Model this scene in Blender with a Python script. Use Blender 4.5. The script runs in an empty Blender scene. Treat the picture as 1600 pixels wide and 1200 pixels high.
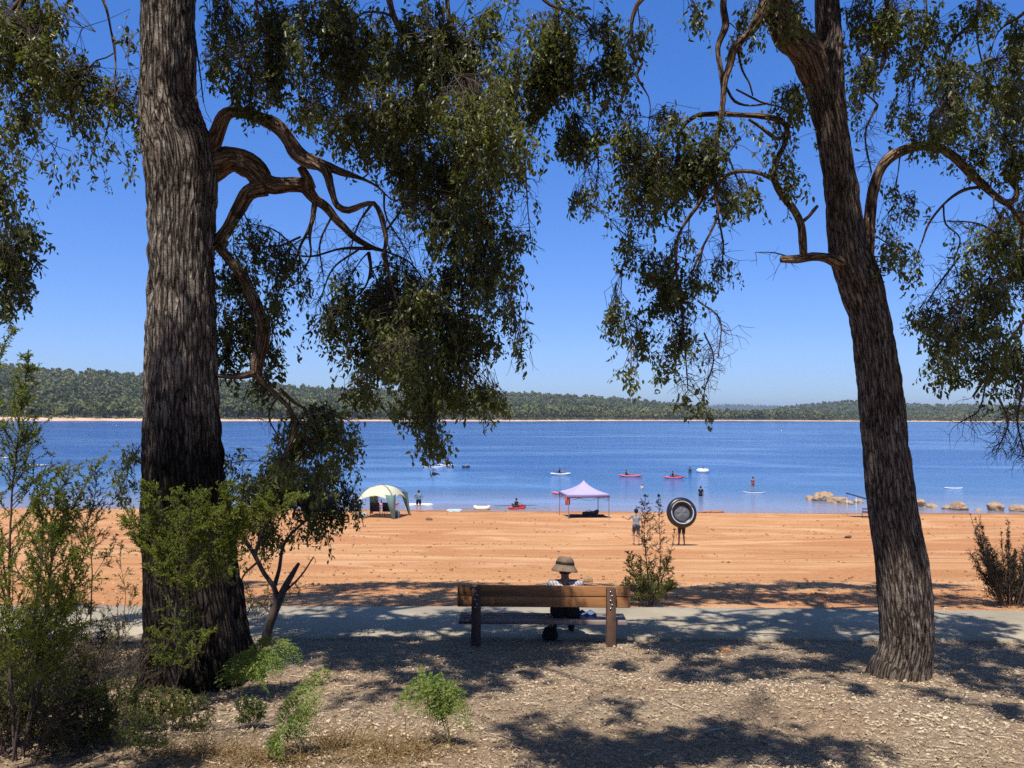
import bpy, math, random
import numpy as np
from mathutils import Vector, Matrix

random.seed(7)
RNG = np.random.default_rng(11)
scene = bpy.context.scene
COL = scene.collection
PI = math.pi

# ------------------------------------------------------------------ camera
H = 7.9                       # eye height above the lake (lake level z = 0)
FPX = 1250.0                  # focal length in pixels of the 1600 x 1200 photograph
TH = math.atan(48 / FPX); RO = math.radians(0.35)
_f = np.array([0, math.cos(TH), math.sin(TH)])
_r0 = np.array([1.0, 0, 0]); _u0 = np.array([0, -math.sin(TH), math.cos(TH)])
_r = math.cos(RO) * _r0 + math.sin(RO) * _u0
_u = -math.sin(RO) * _r0 + math.cos(RO) * _u0
CAM = np.array([0, 0, H])

def ray(px, py):
    return _f + (px - 800) / FPX * _r - (py - 600) / FPX * _u
def at(px, py, d):
    v = ray(px, py); return CAM + v * (d / v[1])
def proj(P):
    q = np.asarray(P) - CAM
    w = q @ _f
    return 800 + FPX * (q @ _r) / w, 600 - FPX * (q @ _u) / w

cam = bpy.data.cameras.new("camera"); camo = bpy.data.objects.new("camera", cam); COL.objects.link(camo)
M = Matrix.Identity(4)
for i in range(3):
    M[i][0] = _r[i]; M[i][1] = _u[i]; M[i][2] = -_f[i]; M[i][3] = CAM[i]
camo.matrix_world = M
cam.sensor_width = 36; cam.lens = 36 * FPX / 1600; cam.clip_end = 20000; cam.clip_start = 0.1
scene.camera = camo

# ------------------------------------------------------------------ sun and sky
SUN_EL = math.radians(65)
SDIR = np.array([-0.33, -0.944, 0]); SDIR /= np.linalg.norm(SDIR)
S = np.array([SDIR[0] * math.cos(SUN_EL), SDIR[1] * math.cos(SUN_EL), math.sin(SUN_EL)])   # towards the sun
sun = bpy.data.lights.new("sun", 'SUN'); sun.energy = 5.0; sun.angle = math.radians(0.5); sun.color = (1.0, 0.95, 0.87)
suno = bpy.data.objects.new("sun", sun); COL.objects.link(suno)
suno.rotation_euler = Vector(S).to_track_quat('Z', 'Y').to_euler()
suno.location = (0, 0, 60)
world = bpy.data.worlds.new("World"); scene.world = world; world.use_nodes = True
nt = world.node_tree; nt.nodes.clear()
wo = nt.nodes.new('ShaderNodeOutputWorld'); bg = nt.nodes.new('ShaderNodeBackground')
sky = nt.nodes.new('ShaderNodeTexSky'); sky.sky_type = 'NISHITA'; sky.sun_disc = False
sky.sun_elevation = SUN_EL; sky.sun_rotation = math.atan2(S[0], S[1])
sky.altitude = 300; sky.air_density = 1.0; sky.dust_density = 0.3; sky.ozone_density = 0.0
hs = nt.nodes.new('ShaderNodeHueSaturation'); hs.inputs['Saturation'].default_value = 1.4
gm = nt.nodes.new('ShaderNodeGamma'); gm.inputs['Gamma'].default_value = 0.7
tn = nt.nodes.new('ShaderNodeMix'); tn.data_type = 'RGBA'; tn.blend_type = 'MULTIPLY'; tn.inputs[0].default_value = 1; tn.inputs[7].default_value = (0.754, 1.04, 1.83, 1)
nt.links.new(sky.outputs[0], hs.inputs['Color']); nt.links.new(hs.outputs[0], gm.inputs['Color']); nt.links.new(gm.outputs[0], tn.inputs[6]); 
tc_ = nt.nodes.new('ShaderNodeTexCoord'); sx_ = nt.nodes.new('ShaderNodeSeparateXYZ'); nt.links.new(tc_.outputs['Generated'], sx_.inputs[0])
zr = nt.nodes.new('ShaderNodeValToRGB'); zr.color_ramp.elements[0].position = 0.47; zr.color_ramp.elements[0].color = (1, 1, 1, 1); zr.color_ramp.elements[1].position = 0.85; zr.color_ramp.elements[1].color = (1.2, .55, .23, 1)
nt.links.new(sx_.outputs[2], zr.inputs[0]); zm = nt.nodes.new('ShaderNodeMix'); zm.data_type = 'RGBA'; zm.blend_type = 'MULTIPLY'; zm.inputs[0].default_value = 1
nt.links.new(tn.outputs[2], zm.inputs[6]); nt.links.new(zr.outputs[0], zm.inputs[7]); nt.links.new(zm.outputs[2], bg.inputs['Color'])
bg.inputs['Strength'].default_value = 0.131
nt.links.new(bg.outputs[0], wo.inputs['Surface'])
scene.view_settings.view_transform = 'Standard'; scene.view_settings.look = 'None'
scene.view_settings.exposure = 0.25; scene.view_settings.gamma = 1
scene.render.engine = 'CYCLES'
scene.cycles.max_bounces = 6; scene.cycles.diffuse_bounces = 3; scene.cycles.glossy_bounces = 3
scene.cycles.transmission_bounces = 3; scene.cycles.transparent_max_bounces = 6; scene.cycles.volume_bounces = 0
scene.cycles.use_denoising = False
scene.cycles.sample_clamp_indirect = 4

# ------------------------------------------------------------------ noise (numpy)
def _hash(ix, iy, iz):
    n = (ix.astype(np.int64) * 73856093) ^ (iy.astype(np.int64) * 19349663) ^ (iz.astype(np.int64) * 83492791)
    n = (n ^ (n >> 13)) * 1274126177 & 0x7fffffff
    n = (n ^ (n >> 16)) * 668265263 & 0x7fffffff
    return (n & 0xffffff) / float(0xffffff)
def vnoise(P):
    P = np.asarray(P, float); I = np.floor(P); F = P - I; F = F * F * (3 - 2 * F)
    x, y, z = I[..., 0], I[..., 1], I[..., 2]; fx, fy, fz = F[..., 0], F[..., 1], F[..., 2]
    def h(a, b, c): return _hash(x + a, y + b, z + c)
    c00 = h(0,0,0) * (1-fx) + h(1,0,0) * fx; c10 = h(0,1,0) * (1-fx) + h(1,1,0) * fx
    c01 = h(0,0,1) * (1-fx) + h(1,0,1) * fx; c11 = h(0,1,1) * (1-fx) + h(1,1,1) * fx
    return (c00 * (1-fy) + c10 * fy) * (1-fz) + (c01 * (1-fy) + c11 * fy) * fz      # 0..1
def fbm(P, o=3):
    P = np.asarray(P, float); s = 0; a = 0.5; t = 0
    for k in range(o):
        s = s + a * vnoise(P * 2.0 ** k + 17.3 * k); t += a; a *= 0.5
    return s / t

# ------------------------------------------------------------------ ground profile
_gy = np.array([-60, -20, 0, 5, 8.3, 10.4, 10.6, 12.75, 16.2, 24, 34, 46, 58, 66, 80, 120, 400, 3000.])
_gz = np.array([6.5, 2.2, -1.65, -2.28, -2.71, -2.965, -2.99, -3.06, -3.36, -4.3, -5.52, -6.45, -7.3, -7.9, -8.7, -11, -14, -16]) + H
def zprof(y): return np.interp(y, _gy, _gz)
def zg(x, y):
    x = np.asarray(x, float); y = np.asarray(y, float)
    z = zprof(y) * 0.5 + 0.25 * zprof(y - 0.7) + 0.25 * zprof(y + 0.7)
    beach = np.clip((y - 14) / 6, 0, 1) * np.clip((70 - y) / 5, 0, 1)
    P = np.stack([x * 0.05, y * 0.22, x * 0], -1)
    z = z + beach * (fbm(P, 3) - 0.5) * 0.32
    soil = np.clip((10.0 - y) / 2, 0, 1)
    P2 = np.stack([x * 0.7, y * 0.7, x * 0 + 5], -1)
    z = z + soil * (fbm(P2, 3) - 0.5) * 0.16
    return z
def G(px, py):
    v = ray(px, py); ts = np.concatenate([np.linspace(2, 20, 1500), np.linspace(20, 110, 1500)])
    P = CAM + ts[:, None] * v
    k = np.argmax(P[:, 2] < zg(P[:, 0], P[:, 1]))
    return P[k]

# ------------------------------------------------------------------ material helpers
def mat(name):
    m = bpy.data.materials.new(name); m.use_nodes = True; m.node_tree.nodes.clear()
    return m
class N:
    def __init__(s, m): s.t = m.node_tree
    def n(s, typ, **kw):
        nd = s.t.nodes.new('ShaderNode' + typ)
        for k, v in kw.items():
            if k in nd.inputs.keys() if hasattr(nd.inputs, 'keys') else False: nd.inputs[k].default_value = v
            else: setattr(nd, k, v)
        return nd
    def l(s, a, b): s.t.links.new(a, b)
    def ramp(s, fac, stops):
        r = s.t.nodes.new('ShaderNodeValToRGB'); e = r.color_ramp.elements
        while len(e) < len(stops): e.new(0.5)
        for k, (p, c) in enumerate(stops): e[k].position = p; e[k].color = (*c, 1) if len(c) == 3 else c
        s.l(fac, r.inputs[0]); return r.outputs[0]
    def mapping(s, src, scale=(1, 1, 1), loc=(0, 0, 0), rot=(0, 0, 0)):
        m = s.t.nodes.new('ShaderNodeMapping'); m.inputs['Scale'].default_value = scale
        m.inputs['Location'].default_value = loc; m.inputs['Rotation'].default_value = rot
        s.l(src, m.inputs[0]); return m.outputs[0]
    def noise(s, vec, scale, detail=4, rough=0.55, dist=0):
        q = s.t.nodes.new('ShaderNodeTexNoise'); q.inputs['Scale'].default_value = scale
        q.inputs['Detail'].default_value = detail; q.inputs['Roughness'].default_value = rough; q.inputs['Distortion'].default_value = dist
        s.l(vec, q.inputs['Vector']); return q.outputs[0]
    def mix(s, fac, a, b, mode='MIX'):
        q = s.t.nodes.new('ShaderNodeMix'); q.data_type = 'RGBA'; q.blend_type = mode
        for v, i in ((fac, 0), (a, 6), (b, 7)):
            if isinstance(v, (int, float)): q.inputs[i].default_value = v
            elif isinstance(v, tuple): q.inputs[i].default_value = (*v, 1)
            else: s.l(v, q.inputs[i])
        return q.outputs[2]
    def math(s, op, a, b=0.0, clamp=False):
        q = s.t.nodes.new('ShaderNodeMath'); q.operation = op; q.use_clamp = clamp
        for v, i in ((a, 0), (b, 1)):
            if isinstance(v, (int, float)): q.inputs[i].default_value = v
            else: s.l(v, q.inputs[i])
        return q.outputs[0]
    def bump(s, h, strength=0.5, dist=0.02, nrm=None):
        b = s.t.nodes.new('ShaderNodeBump'); b.inputs['Distance'].default_value = dist
        if isinstance(strength, (int, float)): b.inputs['Strength'].default_value = strength
        else: s.l(strength, b.inputs['Strength'])
        s.l(h, b.inputs['Height'])
        if nrm is not None: s.l(nrm, b.inputs['Normal'])
        return b.outputs[0]
    def bsdf(s, col, rough=0.7, nrm=None, spec=0.4, metal=0):
        p = s.t.nodes.new('ShaderNodeBsdfPrincipled')
        if isinstance(col, tuple): p.inputs['Base Color'].default_value = (*col, 1)
        else: s.l(col, p.inputs['Base Color'])
        if isinstance(rough, (int, float)): p.inputs['Roughness'].default_value = rough
        else: s.l(rough, p.inputs['Roughness'])
        p.inputs['Specular IOR Level'].default_value = spec; p.inputs['Metallic'].default_value = metal
        if nrm is not None: s.l(nrm, p.inputs['Normal'])
        return p
    def out(s, sh):
        o = s.t.nodes.new('ShaderNodeOutputMaterial'); s.l(sh, o.inputs['Surface'])
    def obj(s): return s.t.nodes.new('ShaderNodeTexCoord').outputs['Object']
    def attr(s, name, what='Fac'):
        a = s.t.nodes.new('ShaderNodeAttribute'); a.attribute_name = name; return a.outputs[what]
    def pos(s): return s.t.nodes.new('ShaderNodeNewGeometry').outputs['Position']

def simple_mat(name, col, rough=0.6, var=0.25, scale=8.0, bump=0.15, spec=0.4, metal=0):
    m = mat(name); g = N(m); c = g.obj()
    n = g.noise(c, scale, 4)
    lo = tuple(v * (1 - var) for v in col); hi = tuple(min(1, v * (1 + var)) for v in col)
    cc = g.ramp(n, [(0.3, lo), (0.7, hi)])
    n2 = g.noise(c, scale * 5, 3)
    p = g.bsdf(cc, rough, g.bump(n2, bump, 0.01), spec, metal); g.out(p.outputs[0]); return m

def leaf_mat(name, stops, trans=0.35, rough=0.4, spec=0.5):
    m = mat(name); g = N(m)
    c = g.ramp(g.attr('rnd'), stops)
    p = g.bsdf(c, rough, None, spec)
    t = g.n('BsdfTranslucent'); tc = g.mix(1.0, c, (1.25, 1.3, 0.5), 'MULTIPLY'); g.l(tc, t.inputs['Color'])
    mx = g.n('MixShader'); mx.inputs[0].default_value = trans
    g.l(p.outputs[0], mx.inputs[1]); g.l(t.outputs[0], mx.inputs[2]); g.out(mx.outputs[0]); return m

def bark_mat(name, lo, mid, hi, furrow=30.0, bump=0.9, dark_foot=None):
    m = mat(name); g = N(m); c = g.attr('bark', 'Vector')
    v = g.mapping(c, (1, 1, 0.24)); n = g.noise(v, furrow, 6, 0.68, 0.8)
    n2 = g.noise(c, 1.7, 4, 0.6); n3 = g.noise(c, 60, 4, 0.6)
    col = g.ramp(n, [(0.36, lo), (0.5, mid), (0.68, hi)])
    col = g.mix(g.ramp(n2, [(0.35, (0, 0, 0)), (0.7, (0.75, 0.75, 0.75))]), col, g.mix(0.5, col, mid), 'MIX')
    col = g.mix(0.35, col, g.ramp(n3, [(0.3, (0.4, 0.4, 0.4)), (0.7, (1.1, 1.08, 1.05))]), 'MULTIPLY')
    pat = g.noise(g.mapping(c, (1, 1, .55)), 3.2, 5, .65, .8)
    col = g.mix(g.ramp(pat, [(0.42, (0, 0, 0)), (0.62, (.65, .65, .65))]), col, g.mix(1.0, col, (.42, .38, .36), 'MULTIPLY'))
    if dark_foot:                                          # bark colour goes near black towards the foot, ragged upper edge
        sz = g.n('SeparateXYZ'); g.l(c, sz.inputs[0]); e = g.math('ADD', g.math('MULTIPLY', sz.outputs[2], -1.0 / dark_foot[1]), g.math('ADD', dark_foot[0] / dark_foot[1], g.math('MULTIPLY', g.math('SUBTRACT', g.noise(g.mapping(c, (2.2, 2.2, .7)), 1.6, 5, .6), .5), 2.6)))
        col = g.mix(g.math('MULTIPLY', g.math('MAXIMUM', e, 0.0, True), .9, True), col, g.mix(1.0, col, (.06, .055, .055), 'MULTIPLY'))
    h = g.math('ADD', g.math('MULTIPLY', n, 1.0), g.math('MULTIPLY', n3, 0.35))
    # plates of bark parted by long dark fissures
    vo = g.n('TexVoronoi'); vo.feature = 'DISTANCE_TO_EDGE'; vo.inputs['Scale'].default_value = furrow * .62
    wv = g.mapping(c, (1, 1, 0.12)); dis = g.n('TexNoise'); dis.inputs['Scale'].default_value = 9; dis.inputs['Detail'].default_value = 4; g.l(wv, dis.inputs['Vector'])
    vm = g.n('VectorMath'); vm.operation = 'MULTIPLY_ADD'; vm.inputs[1].default_value = (.08, .08, .08); g.l(dis.outputs['Color'], vm.inputs[0]); g.l(wv, vm.inputs[2]); g.l(vm.outputs[0], vo.inputs['Vector'])
    fis = g.ramp(vo.outputs['Distance'], [(0.0, (.10, .09, .085)), (0.06, (.45, .43, .42)), (0.14, (1, 1, 1))])
    col = g.mix(.85, col, fis, 'MULTIPLY')
    h = g.math('ADD', h, g.math('MULTIPLY', g.math('MINIMUM', vo.outputs['Distance'], .2), 5.0))
    p = g.bsdf(col, 0.95, g.bump(h, bump, 0.035), 0.06); g.out(p.outputs[0]); return m

# ------------------------------------------------------------------ mesh helpers
def tag(o, label=None, cat=None, group=None, kind=None):
    if label: o['label'] = label
    if cat: o['category'] = cat
    if group: o['group'] = group
    if kind: o['kind'] = kind
    return o
def thing(name, label, cat, loc=(0, 0, 0), rotz=0, group=None):
    o = bpy.data.objects.new(name, None); COL.objects.link(o); o.empty_display_size = 0.1
    o.location = [float(v) for v in loc]; o.rotation_euler = (0, 0, rotz)
    return tag(o, label, cat, group)
def place(o, parent, local):
    """parent o; unless local, the mesh is in world coordinates and its thing sits unrotated at its own base"""
    if parent is not None:
        o.parent = parent
        if not local:
            w = Vector((0, 0, 0)); q = parent
            while q is not None: w += q.location; q = q.parent
            for v in (): pass
            o.data.transform(Matrix.Translation(-w))
    return o
def build(name, V, F, m=None, parent=None, smooth=True, local=True, attrs=None):
    """V (n,3); F = list of arrays (k, nsides) or list of index lists; local: coordinates are the parent's"""
    V = np.ascontiguousarray(V, dtype=np.float32)
    me = bpy.data.meshes.new(name)
    if isinstance(F, np.ndarray): F = [F]
    if len(F) and isinstance(F[0], np.ndarray):
        idx = np.concatenate([a.ravel() for a in F]).astype(np.int32)
        tot = np.concatenate([np.full(len(a), a.shape[1]) for a in F]).astype(np.int32)
    else:
        idx = np.concatenate([np.asarray(a) for a in F]).astype(np.int32); tot = np.array([len(a) for a in F], np.int32)
    st = np.concatenate([[0], np.cumsum(tot)[:-1]]).astype(np.int32)
    me.vertices.add(len(V)); me.vertices.foreach_set('co', V.ravel())
    me.loops.add(len(idx)); me.loops.foreach_set('vertex_index', idx)
    me.polygons.add(len(tot)); me.polygons.foreach_set('loop_start', st); me.polygons.foreach_set('loop_total', tot)
    if smooth: me.polygons.foreach_set('use_smooth', np.ones(len(tot), dtype=bool))
    for k, (dom, typ, arr) in (attrs or {}).items():
        a = me.attributes.new(k, typ, dom)
        a.data.foreach_set('vector' if typ == 'FLOAT_VECTOR' else 'value', np.ascontiguousarray(arr, dtype=np.float32).ravel())
    me.update(calc_edges=True); me.validate()
    if m is not None: me.materials.append(m)
    o = bpy.data.objects.new(name, me); COL.objects.link(o)
    place(o, parent, local); return o
class MB:
    """gathers shapes for one mesh"""
    def __init__(s): s.V = []; s.F = []; s.n = 0
    def add(s, V, F):
        s.V.append(np.asarray(V, float))
        for f in F: s.F.append(np.asarray(f) + s.n)
        s.n += len(V); return s
    def box(s, c, size, rot=None, bev=0.0):
        x, y, z = [v / 2 for v in size]; b = min(bev, x * .9, y * .9, z * .9)
        if b <= 0:
            V = np.array([(i, j, k) for i in (-x, x) for j in (-y, y) for k in (-z, z)])
            F = [(0,1,3,2),(4,6,7,5),(0,4,5,1),(2,3,7,6),(0,2,6,4),(1,5,7,3)]
        else:                                   # chamfered box
            V = []; ix = {}
            for sx in (-1, 1):
                for sy in (-1, 1):
                    for sz in (-1, 1):
                        for ax in range(3):
                            p = [sx * (x - b), sy * (y - b), sz * (z - b)]; p[ax] += (sx, sy, sz)[ax] * b
                            ix[(sx, sy, sz, ax)] = len(V); V.append(p)
            V = np.array(V); F = []
            for ax in range(3):
                o1, o2 = [q for q in range(3) if q != ax]
                for sg in (-1, 1):
                    f = []
                    for a, bb in ((-1,-1),(1,-1),(1,1),(-1,1)):
                        k = [0,0,0]; k[ax] = sg; k[o1] = a; k[o2] = bb; f.append(ix[(*k, ax)])
                    F.append(f)
                for a in (-1, 1):
                    for bb in (-1, 1):
                        k0 = [0,0,0]; k0[ax] = -1; k0[o1] = a; k0[o2] = bb; k1 = list(k0); k1[ax] = 1
                        F.append([ix[(*k0, o1)], ix[(*k1, o1)], ix[(*k1, o2)], ix[(*k0, o2)]])
            for sx in (-1, 1):
                for sy in (-1, 1):
                    for sz in (-1, 1): F.append([ix[(sx, sy, sz, a)] for a in range(3)])
        if rot is not None: V = V @ np.array(rot).T
        return s.add(V + np.array(c), F)
    def tube(s, pts, rad, n=8, cap=True):
        V, F, _ = tube(pts, rad, n, cap); return s.add(V, F)
    def lathe(s, prof, c=(0, 0, 0), n=24, rot=None):
        V = []; F = []
        for r, z in prof:
            for k in range(n): a = 2 * PI * k / n; V.append((r * math.cos(a), r * math.sin(a), z))
        for i in range(len(prof) - 1):
            for k in range(n):
                F.append((i*n+k, i*n+(k+1) % n, (i+1)*n+(k+1) % n, (i+1)*n+k))
        V = np.array(V)
        if rot is not None: V = V @ np.array(rot).T
        return s.add(V + np.array(c), F)
    def build(s, name, m, parent=None, smooth=False, local=True):
        return build(name, np.concatenate(s.V), [list(f) for f in s.F], m, parent, smooth, local)

def catmull(P, step):
    P = np.asarray(P, float)
    if len(P) < 3: 
        n = max(2, int(np.linalg.norm(P[-1, :3] - P[0, :3]) / step) + 1)
        return P[0] + (P[-1] - P[0]) * np.linspace(0, 1, n)[:, None]
    Q = np.concatenate([[2 * P[0] - P[1]], P, [2 * P[-1] - P[-2]]]); out = []
    for i in range(1, len(Q) - 2):
        n = max(1, int(round(np.linalg.norm(Q[i + 1, :3] - Q[i, :3]) / step)))
        t = np.arange(n)[:, None] / n
        a, b, c, d = Q[i - 1], Q[i], Q[i + 1], Q[i + 2]
        out.append(0.5 * (2*b + (c - a)*t + (2*a - 5*b + 4*c - d)*t*t + (-a + 3*b - 3*c + d)*t**3))
    out.append(P[-1:]); return np.concatenate(out)
def frames(P):
    T = np.gradient(P, axis=0); T /= np.linalg.norm(T, axis=1)[:, None] + 1e-12
    n = np.cross(T[0], [0.12, 1, 0.05]); 
    if np.linalg.norm(n) < 0.1: n = np.cross(T[0], [1, 0, 0])
    n /= np.linalg.norm(n); Ns = [n]
    for k in range(1, len(P)):
        n = n - T[k] * (n @ T[k]); n /= np.linalg.norm(n) + 1e-12; Ns.append(n)
    Ns = np.array(Ns); return T, Ns, np.cross(T, Ns)
def tube(P, R, n=8, cap=True, disp=None):
    P = np.asarray(P, float); R = np.broadcast_to(np.asarray(R, float), (len(P),))
    T, A, B = frames(P); L = np.concatenate([[0], np.cumsum(np.linalg.norm(np.diff(P, axis=0), axis=1))])
    th = np.linspace(0, 2 * PI, n, endpoint=False); ct, st = np.cos(th), np.sin(th)
    k = len(P)
    co = np.stack([np.broadcast_to(ct, (k, n)) * R[:, None], np.broadcast_to(st, (k, n)) * R[:, None], np.broadcast_to(L[:, None], (k, n))], -1)
    rr = np.broadcast_to(R[:, None], (k, n))
    if disp is not None: rr = rr + disp(co, rr, th, L)
    V = P[:, None] + rr[..., None] * (ct[None, :, None] * A[:, None] + st[None, :, None] * B[:, None])
    i = np.arange(k - 1)[:, None] * n; j = np.arange(n)[None]; j2 = (j + 1) % n
    F = np.stack([i + j, i + j2, i + n + j2, i + n + j], -1).reshape(-1, 4)
    V = V.reshape(-1, 3); co = co.reshape(-1, 3); F = [list(f) for f in F]
    if cap:
        F.append(list(range(n))[::-1]); F.append([(k - 1) * n + q for q in range(n)])
    return V, F, co
def batch_tubes(P, R, n=3):
    """P (m,k,3), R (m,k): thin tubes, one array"""
    m, k = P.shape[:2]
    if m == 0: return np.zeros((0, 3)), np.zeros((0, 4), int)
    T = P[:, -1] - P[:, 0]; T = T / (np.linalg.norm(T, axis=1)[:, None] + 1e-9)
    ref = np.where(np.abs(T[:, 2:3]) > 0.8, np.array([[1.0, 0, 0]]), np.array([[0, 0, 1.0]]))
    A = np.cross(T, ref); A /= np.linalg.norm(A, axis=1)[:, None] + 1e-9; B = np.cross(T, A)
    th = np.linspace(0, 2 * PI, n, endpoint=False)
    V = P[:, :, None] + R[:, :, None, None] * (np.cos(th)[None, None, :, None] * A[:, None, None] + np.sin(th)[None, None, :, None] * B[:, None, None])
    b = (np.arange(m) * k * n)[:, None, None]; i = (np.arange(k - 1) * n)[None, :, None]; j = np.arange(n)[None, None]; j2 = (j + 1) % n
    F = np.stack([b + i + j, b + i + j2, b + i + n + j2, b + i + n + j], -1).reshape(-1, 4)
    return V.reshape(-1, 3), F
def unit(v): return v / (np.linalg.norm(v, axis=-1, keepdims=True) + 1e-9)
def leaves(P, D, Ln, W, rng, fold=0.25):
    """six-cornered leaves: P base (n,3), D axis, lengths and widths; returns V, F"""
    n = len(P); D = unit(D); X = unit(np.cross(D, unit(rng.normal(size=(n, 3))))); Z = np.cross(D, X)
    Ln = np.broadcast_to(Ln, (n,))[:, None]; W = np.broadcast_to(W, (n,))[:, None] / 2
    b = P; t = P + D * Ln - Z * Ln * 0.12
    r1 = P + D * Ln * .28 + X * W + Z * W * fold; r2 = P + D * Ln * .66 + X * W * .8 + Z * W * fold
    l1 = P + D * Ln * .28 - X * W + Z * W * fold; l2 = P + D * Ln * .66 - X * W * .8 + Z * W * fold
    V = np.stack([b, r1, r2, t, l2, l1], 1).reshape(-1, 3); k = np.arange(n)[:, None] * 6
    F = np.concatenate([k + np.array([[0, 1, 2, 3]]), k + np.array([[0, 3, 4, 5]])], 1).reshape(-1, 4)
    return V, F
def leaf_obj(name, V, F, m, parent, per=2, rng=RNG, clump=None, local=False):
    n = len(F) // per; r = rng.random(n)
    if clump is not None: r = np.clip(0.62 * clump + 0.38 * r, 0, 1)
    return build(name, V, F, m, parent, False, local, {'rnd': ('FACE', 'FLOAT', np.repeat(r, per))})
def rotz(a): c, s = math.cos(a), math.sin(a); return np.array([[c, -s, 0], [s, c, 0], [0, 0, 1.]])
def rotx(a): c, s = math.cos(a), math.sin(a); return np.array([[1., 0, 0], [0, c, -s], [0, s, c]])
def roty(a): c, s = math.cos(a), math.sin(a); return np.array([[c, 0, s], [0, 1., 0], [-s, 0, c]])
# ------------------------------------------------------------------ setting materials
def m_beach():
    m = mat('beach_gravel'); g = N(m); c = g.pos()
    st = g.math('ADD', g.math('MULTIPLY', g.noise(g.mapping(c, (0.09, 0.85, 0.5), rot=(0, 0, 0.05)), 1.0, 5, 0.66, 1.1), 0.6), g.math('MULTIPLY', g.noise(g.mapping(c, (0.5, 0.9, 1)), 0.7, 6, 0.7, 0.3), 0.4))
    st2 = g.noise(g.mapping(c, (0.05, 0.3, 0.3), rot=(0, 0, -0.05)), 1.0, 3, 0.5)
    fine = g.noise(c, 14, 5, 0.65); peb = g.noise(c, 45, 3, 0.6)
    col = g.ramp(st, [(0.32, (0.36, 0.165, 0.062)), (0.45, (0.52, 0.258, 0.108)), (0.56, (0.60, 0.315, 0.142)), (0.68, (0.73, 0.45, 0.235))])
    col = g.mix(g.ramp(st2, [(0.42, (0, 0, 0)), (0.60, (0.8, 0.8, 0.8))]), col, (0.47, 0.205, 0.085))
    col = g.mix(0.6, col, g.ramp(fine, [(0.30, (0.45, 0.40, 0.36)), (0.5, (0.98, 0.98, 0.98)), (0.75, (1.2, 1.2, 1.2))]), 'MULTIPLY')
    col = g.mix(g.ramp(peb, [(0.63, (0, 0, 0)), (0.7, (0.6, 0.6, 0.6))]), col, (0.26, 0.12, 0.06))
    pt = g.noise(g.mapping(c, (0.16, 0.35, 1), loc=(4, 9, 0)), 1.0, 5, .65, .8)
    col = g.mix(g.ramp(pt, [(0.5, (0, 0, 0)), (0.64, (.75, .75, .75))]), col, (0.65, 0.385, 0.20))
    # two faint wheel tracks crossing the sand
    sx = g.n('SeparateXYZ'); g.l(c, sx.inputs[0]); wob = g.math('MULTIPLY', g.noise(g.mapping(c, (0.12, 0, 0)), 1.0, 2), 1.6)
    for y0, sl in ((34.6, 0.30), (36.2, 0.30), (24.5, -0.05), (26.0, -0.05)):
        dl = g.math('ABSOLUTE', g.math('SUBTRACT', sx.outputs[1], g.math('ADD', g.math('ADD', g.math('MULTIPLY', sx.outputs[0], sl), y0 - 0.30 * 9 if sl > 0 else y0), wob)))
        tr_ = g.ramp(dl, [(0.0, (0.75, 0.75, 0.75)), (0.16, (0.6, 0.6, 0.6)), (0.34, (0, 0, 0))])
        col = g.mix(g.math('MULTIPLY', tr_, g.ramp(fine, [(0.3, (0.3, 0.3, 0.3)), (0.7, (1, 1, 1))])), col, (0.66, 0.41, 0.20) if y0 > 34 or y0 < 25 else (0.36, 0.16, 0.06))
    # wet strip at the waterline
    y = g.n('SeparateXYZ'); g.l(c, y.inputs[0])
    wet = g.math('MULTIPLY', g.math('SUBTRACT', 0.22, y.outputs[2]), 4.0, True)
    col = g.mix(wet, col, g.mix(1.0, col, (0.55, 0.5, 0.5), 'MULTIPLY'))
    vo = g.n('TexVoronoi'); vo.inputs['Scale'].default_value = 1.9; g.l(c, vo.inputs['Vector'])      # trampled sand
    st = g.math('ADD', st, g.math('MULTIPLY', g.math('MINIMUM', vo.outputs['Distance'], .45), .55))
    h = g.math('ADD', g.math('MULTIPLY', st, 1.2), g.math('ADD', g.math('MULTIPLY', fine, 0.6), g.math('MULTIPLY', peb, 0.25)))
    p = g.bsdf(col, 0.9, g.bump(h, 0.7, 0.09), 0.2); g.out(p.outputs[0]); return m
def m_soil():
    m = mat('mulched_soil'); g = N(m); c = g.pos()
    a = g.noise(c, 0.8, 4); b = g.noise(c, 22, 6, 0.7); d = g.noise(g.mapping(c, (1, 1.8, 1)), 70, 3, 0.6)
    col = g.ramp(b, [(0.3, (0.13, 0.092, 0.062)), (0.48, (0.35, 0.265, 0.18)), (0.62, (0.53, 0.42, 0.30)), (0.78, (0.66, 0.56, 0.42))])
    col = g.mix(g.ramp(a, [(0.4, (0, 0, 0)), (0.68, (0.55, 0.55, 0.55))]), col, (0.36, 0.235, 0.14))
    col = g.mix(0.6, col, g.ramp(d, [(0.3, (0.5, 0.46, 0.44)), (0.68, (1.25, 1.22, 1.2))]), 'MULTIPLY')
    p = g.bsdf(col, 0.95, g.bump(g.math('ADD', b, g.math('MULTIPLY', d, 0.6)), 0.8, 0.04), 0.15); g.out(p.outputs[0]); return m
def m_path():
    m = mat('path_concrete'); g = N(m); c = g.pos()
    a = g.noise(c, 1.3, 5, 0.6); b = g.noise(c, 60, 3)
    col = g.ramp(a, [(0.3, (0.31, 0.262, 0.19)), (0.7, (0.46, 0.40, 0.295))])
    col = g.mix(0.35, col, g.ramp(b, [(0.3, (0.6, 0.6, 0.6)), (0.7, (1.15, 1.15, 1.15))]), 'MULTIPLY')
    p = g.bsdf(col, 0.85, g.bump(b, 0.3, 0.006), 0.3); g.out(p.outputs[0]); return m
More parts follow.
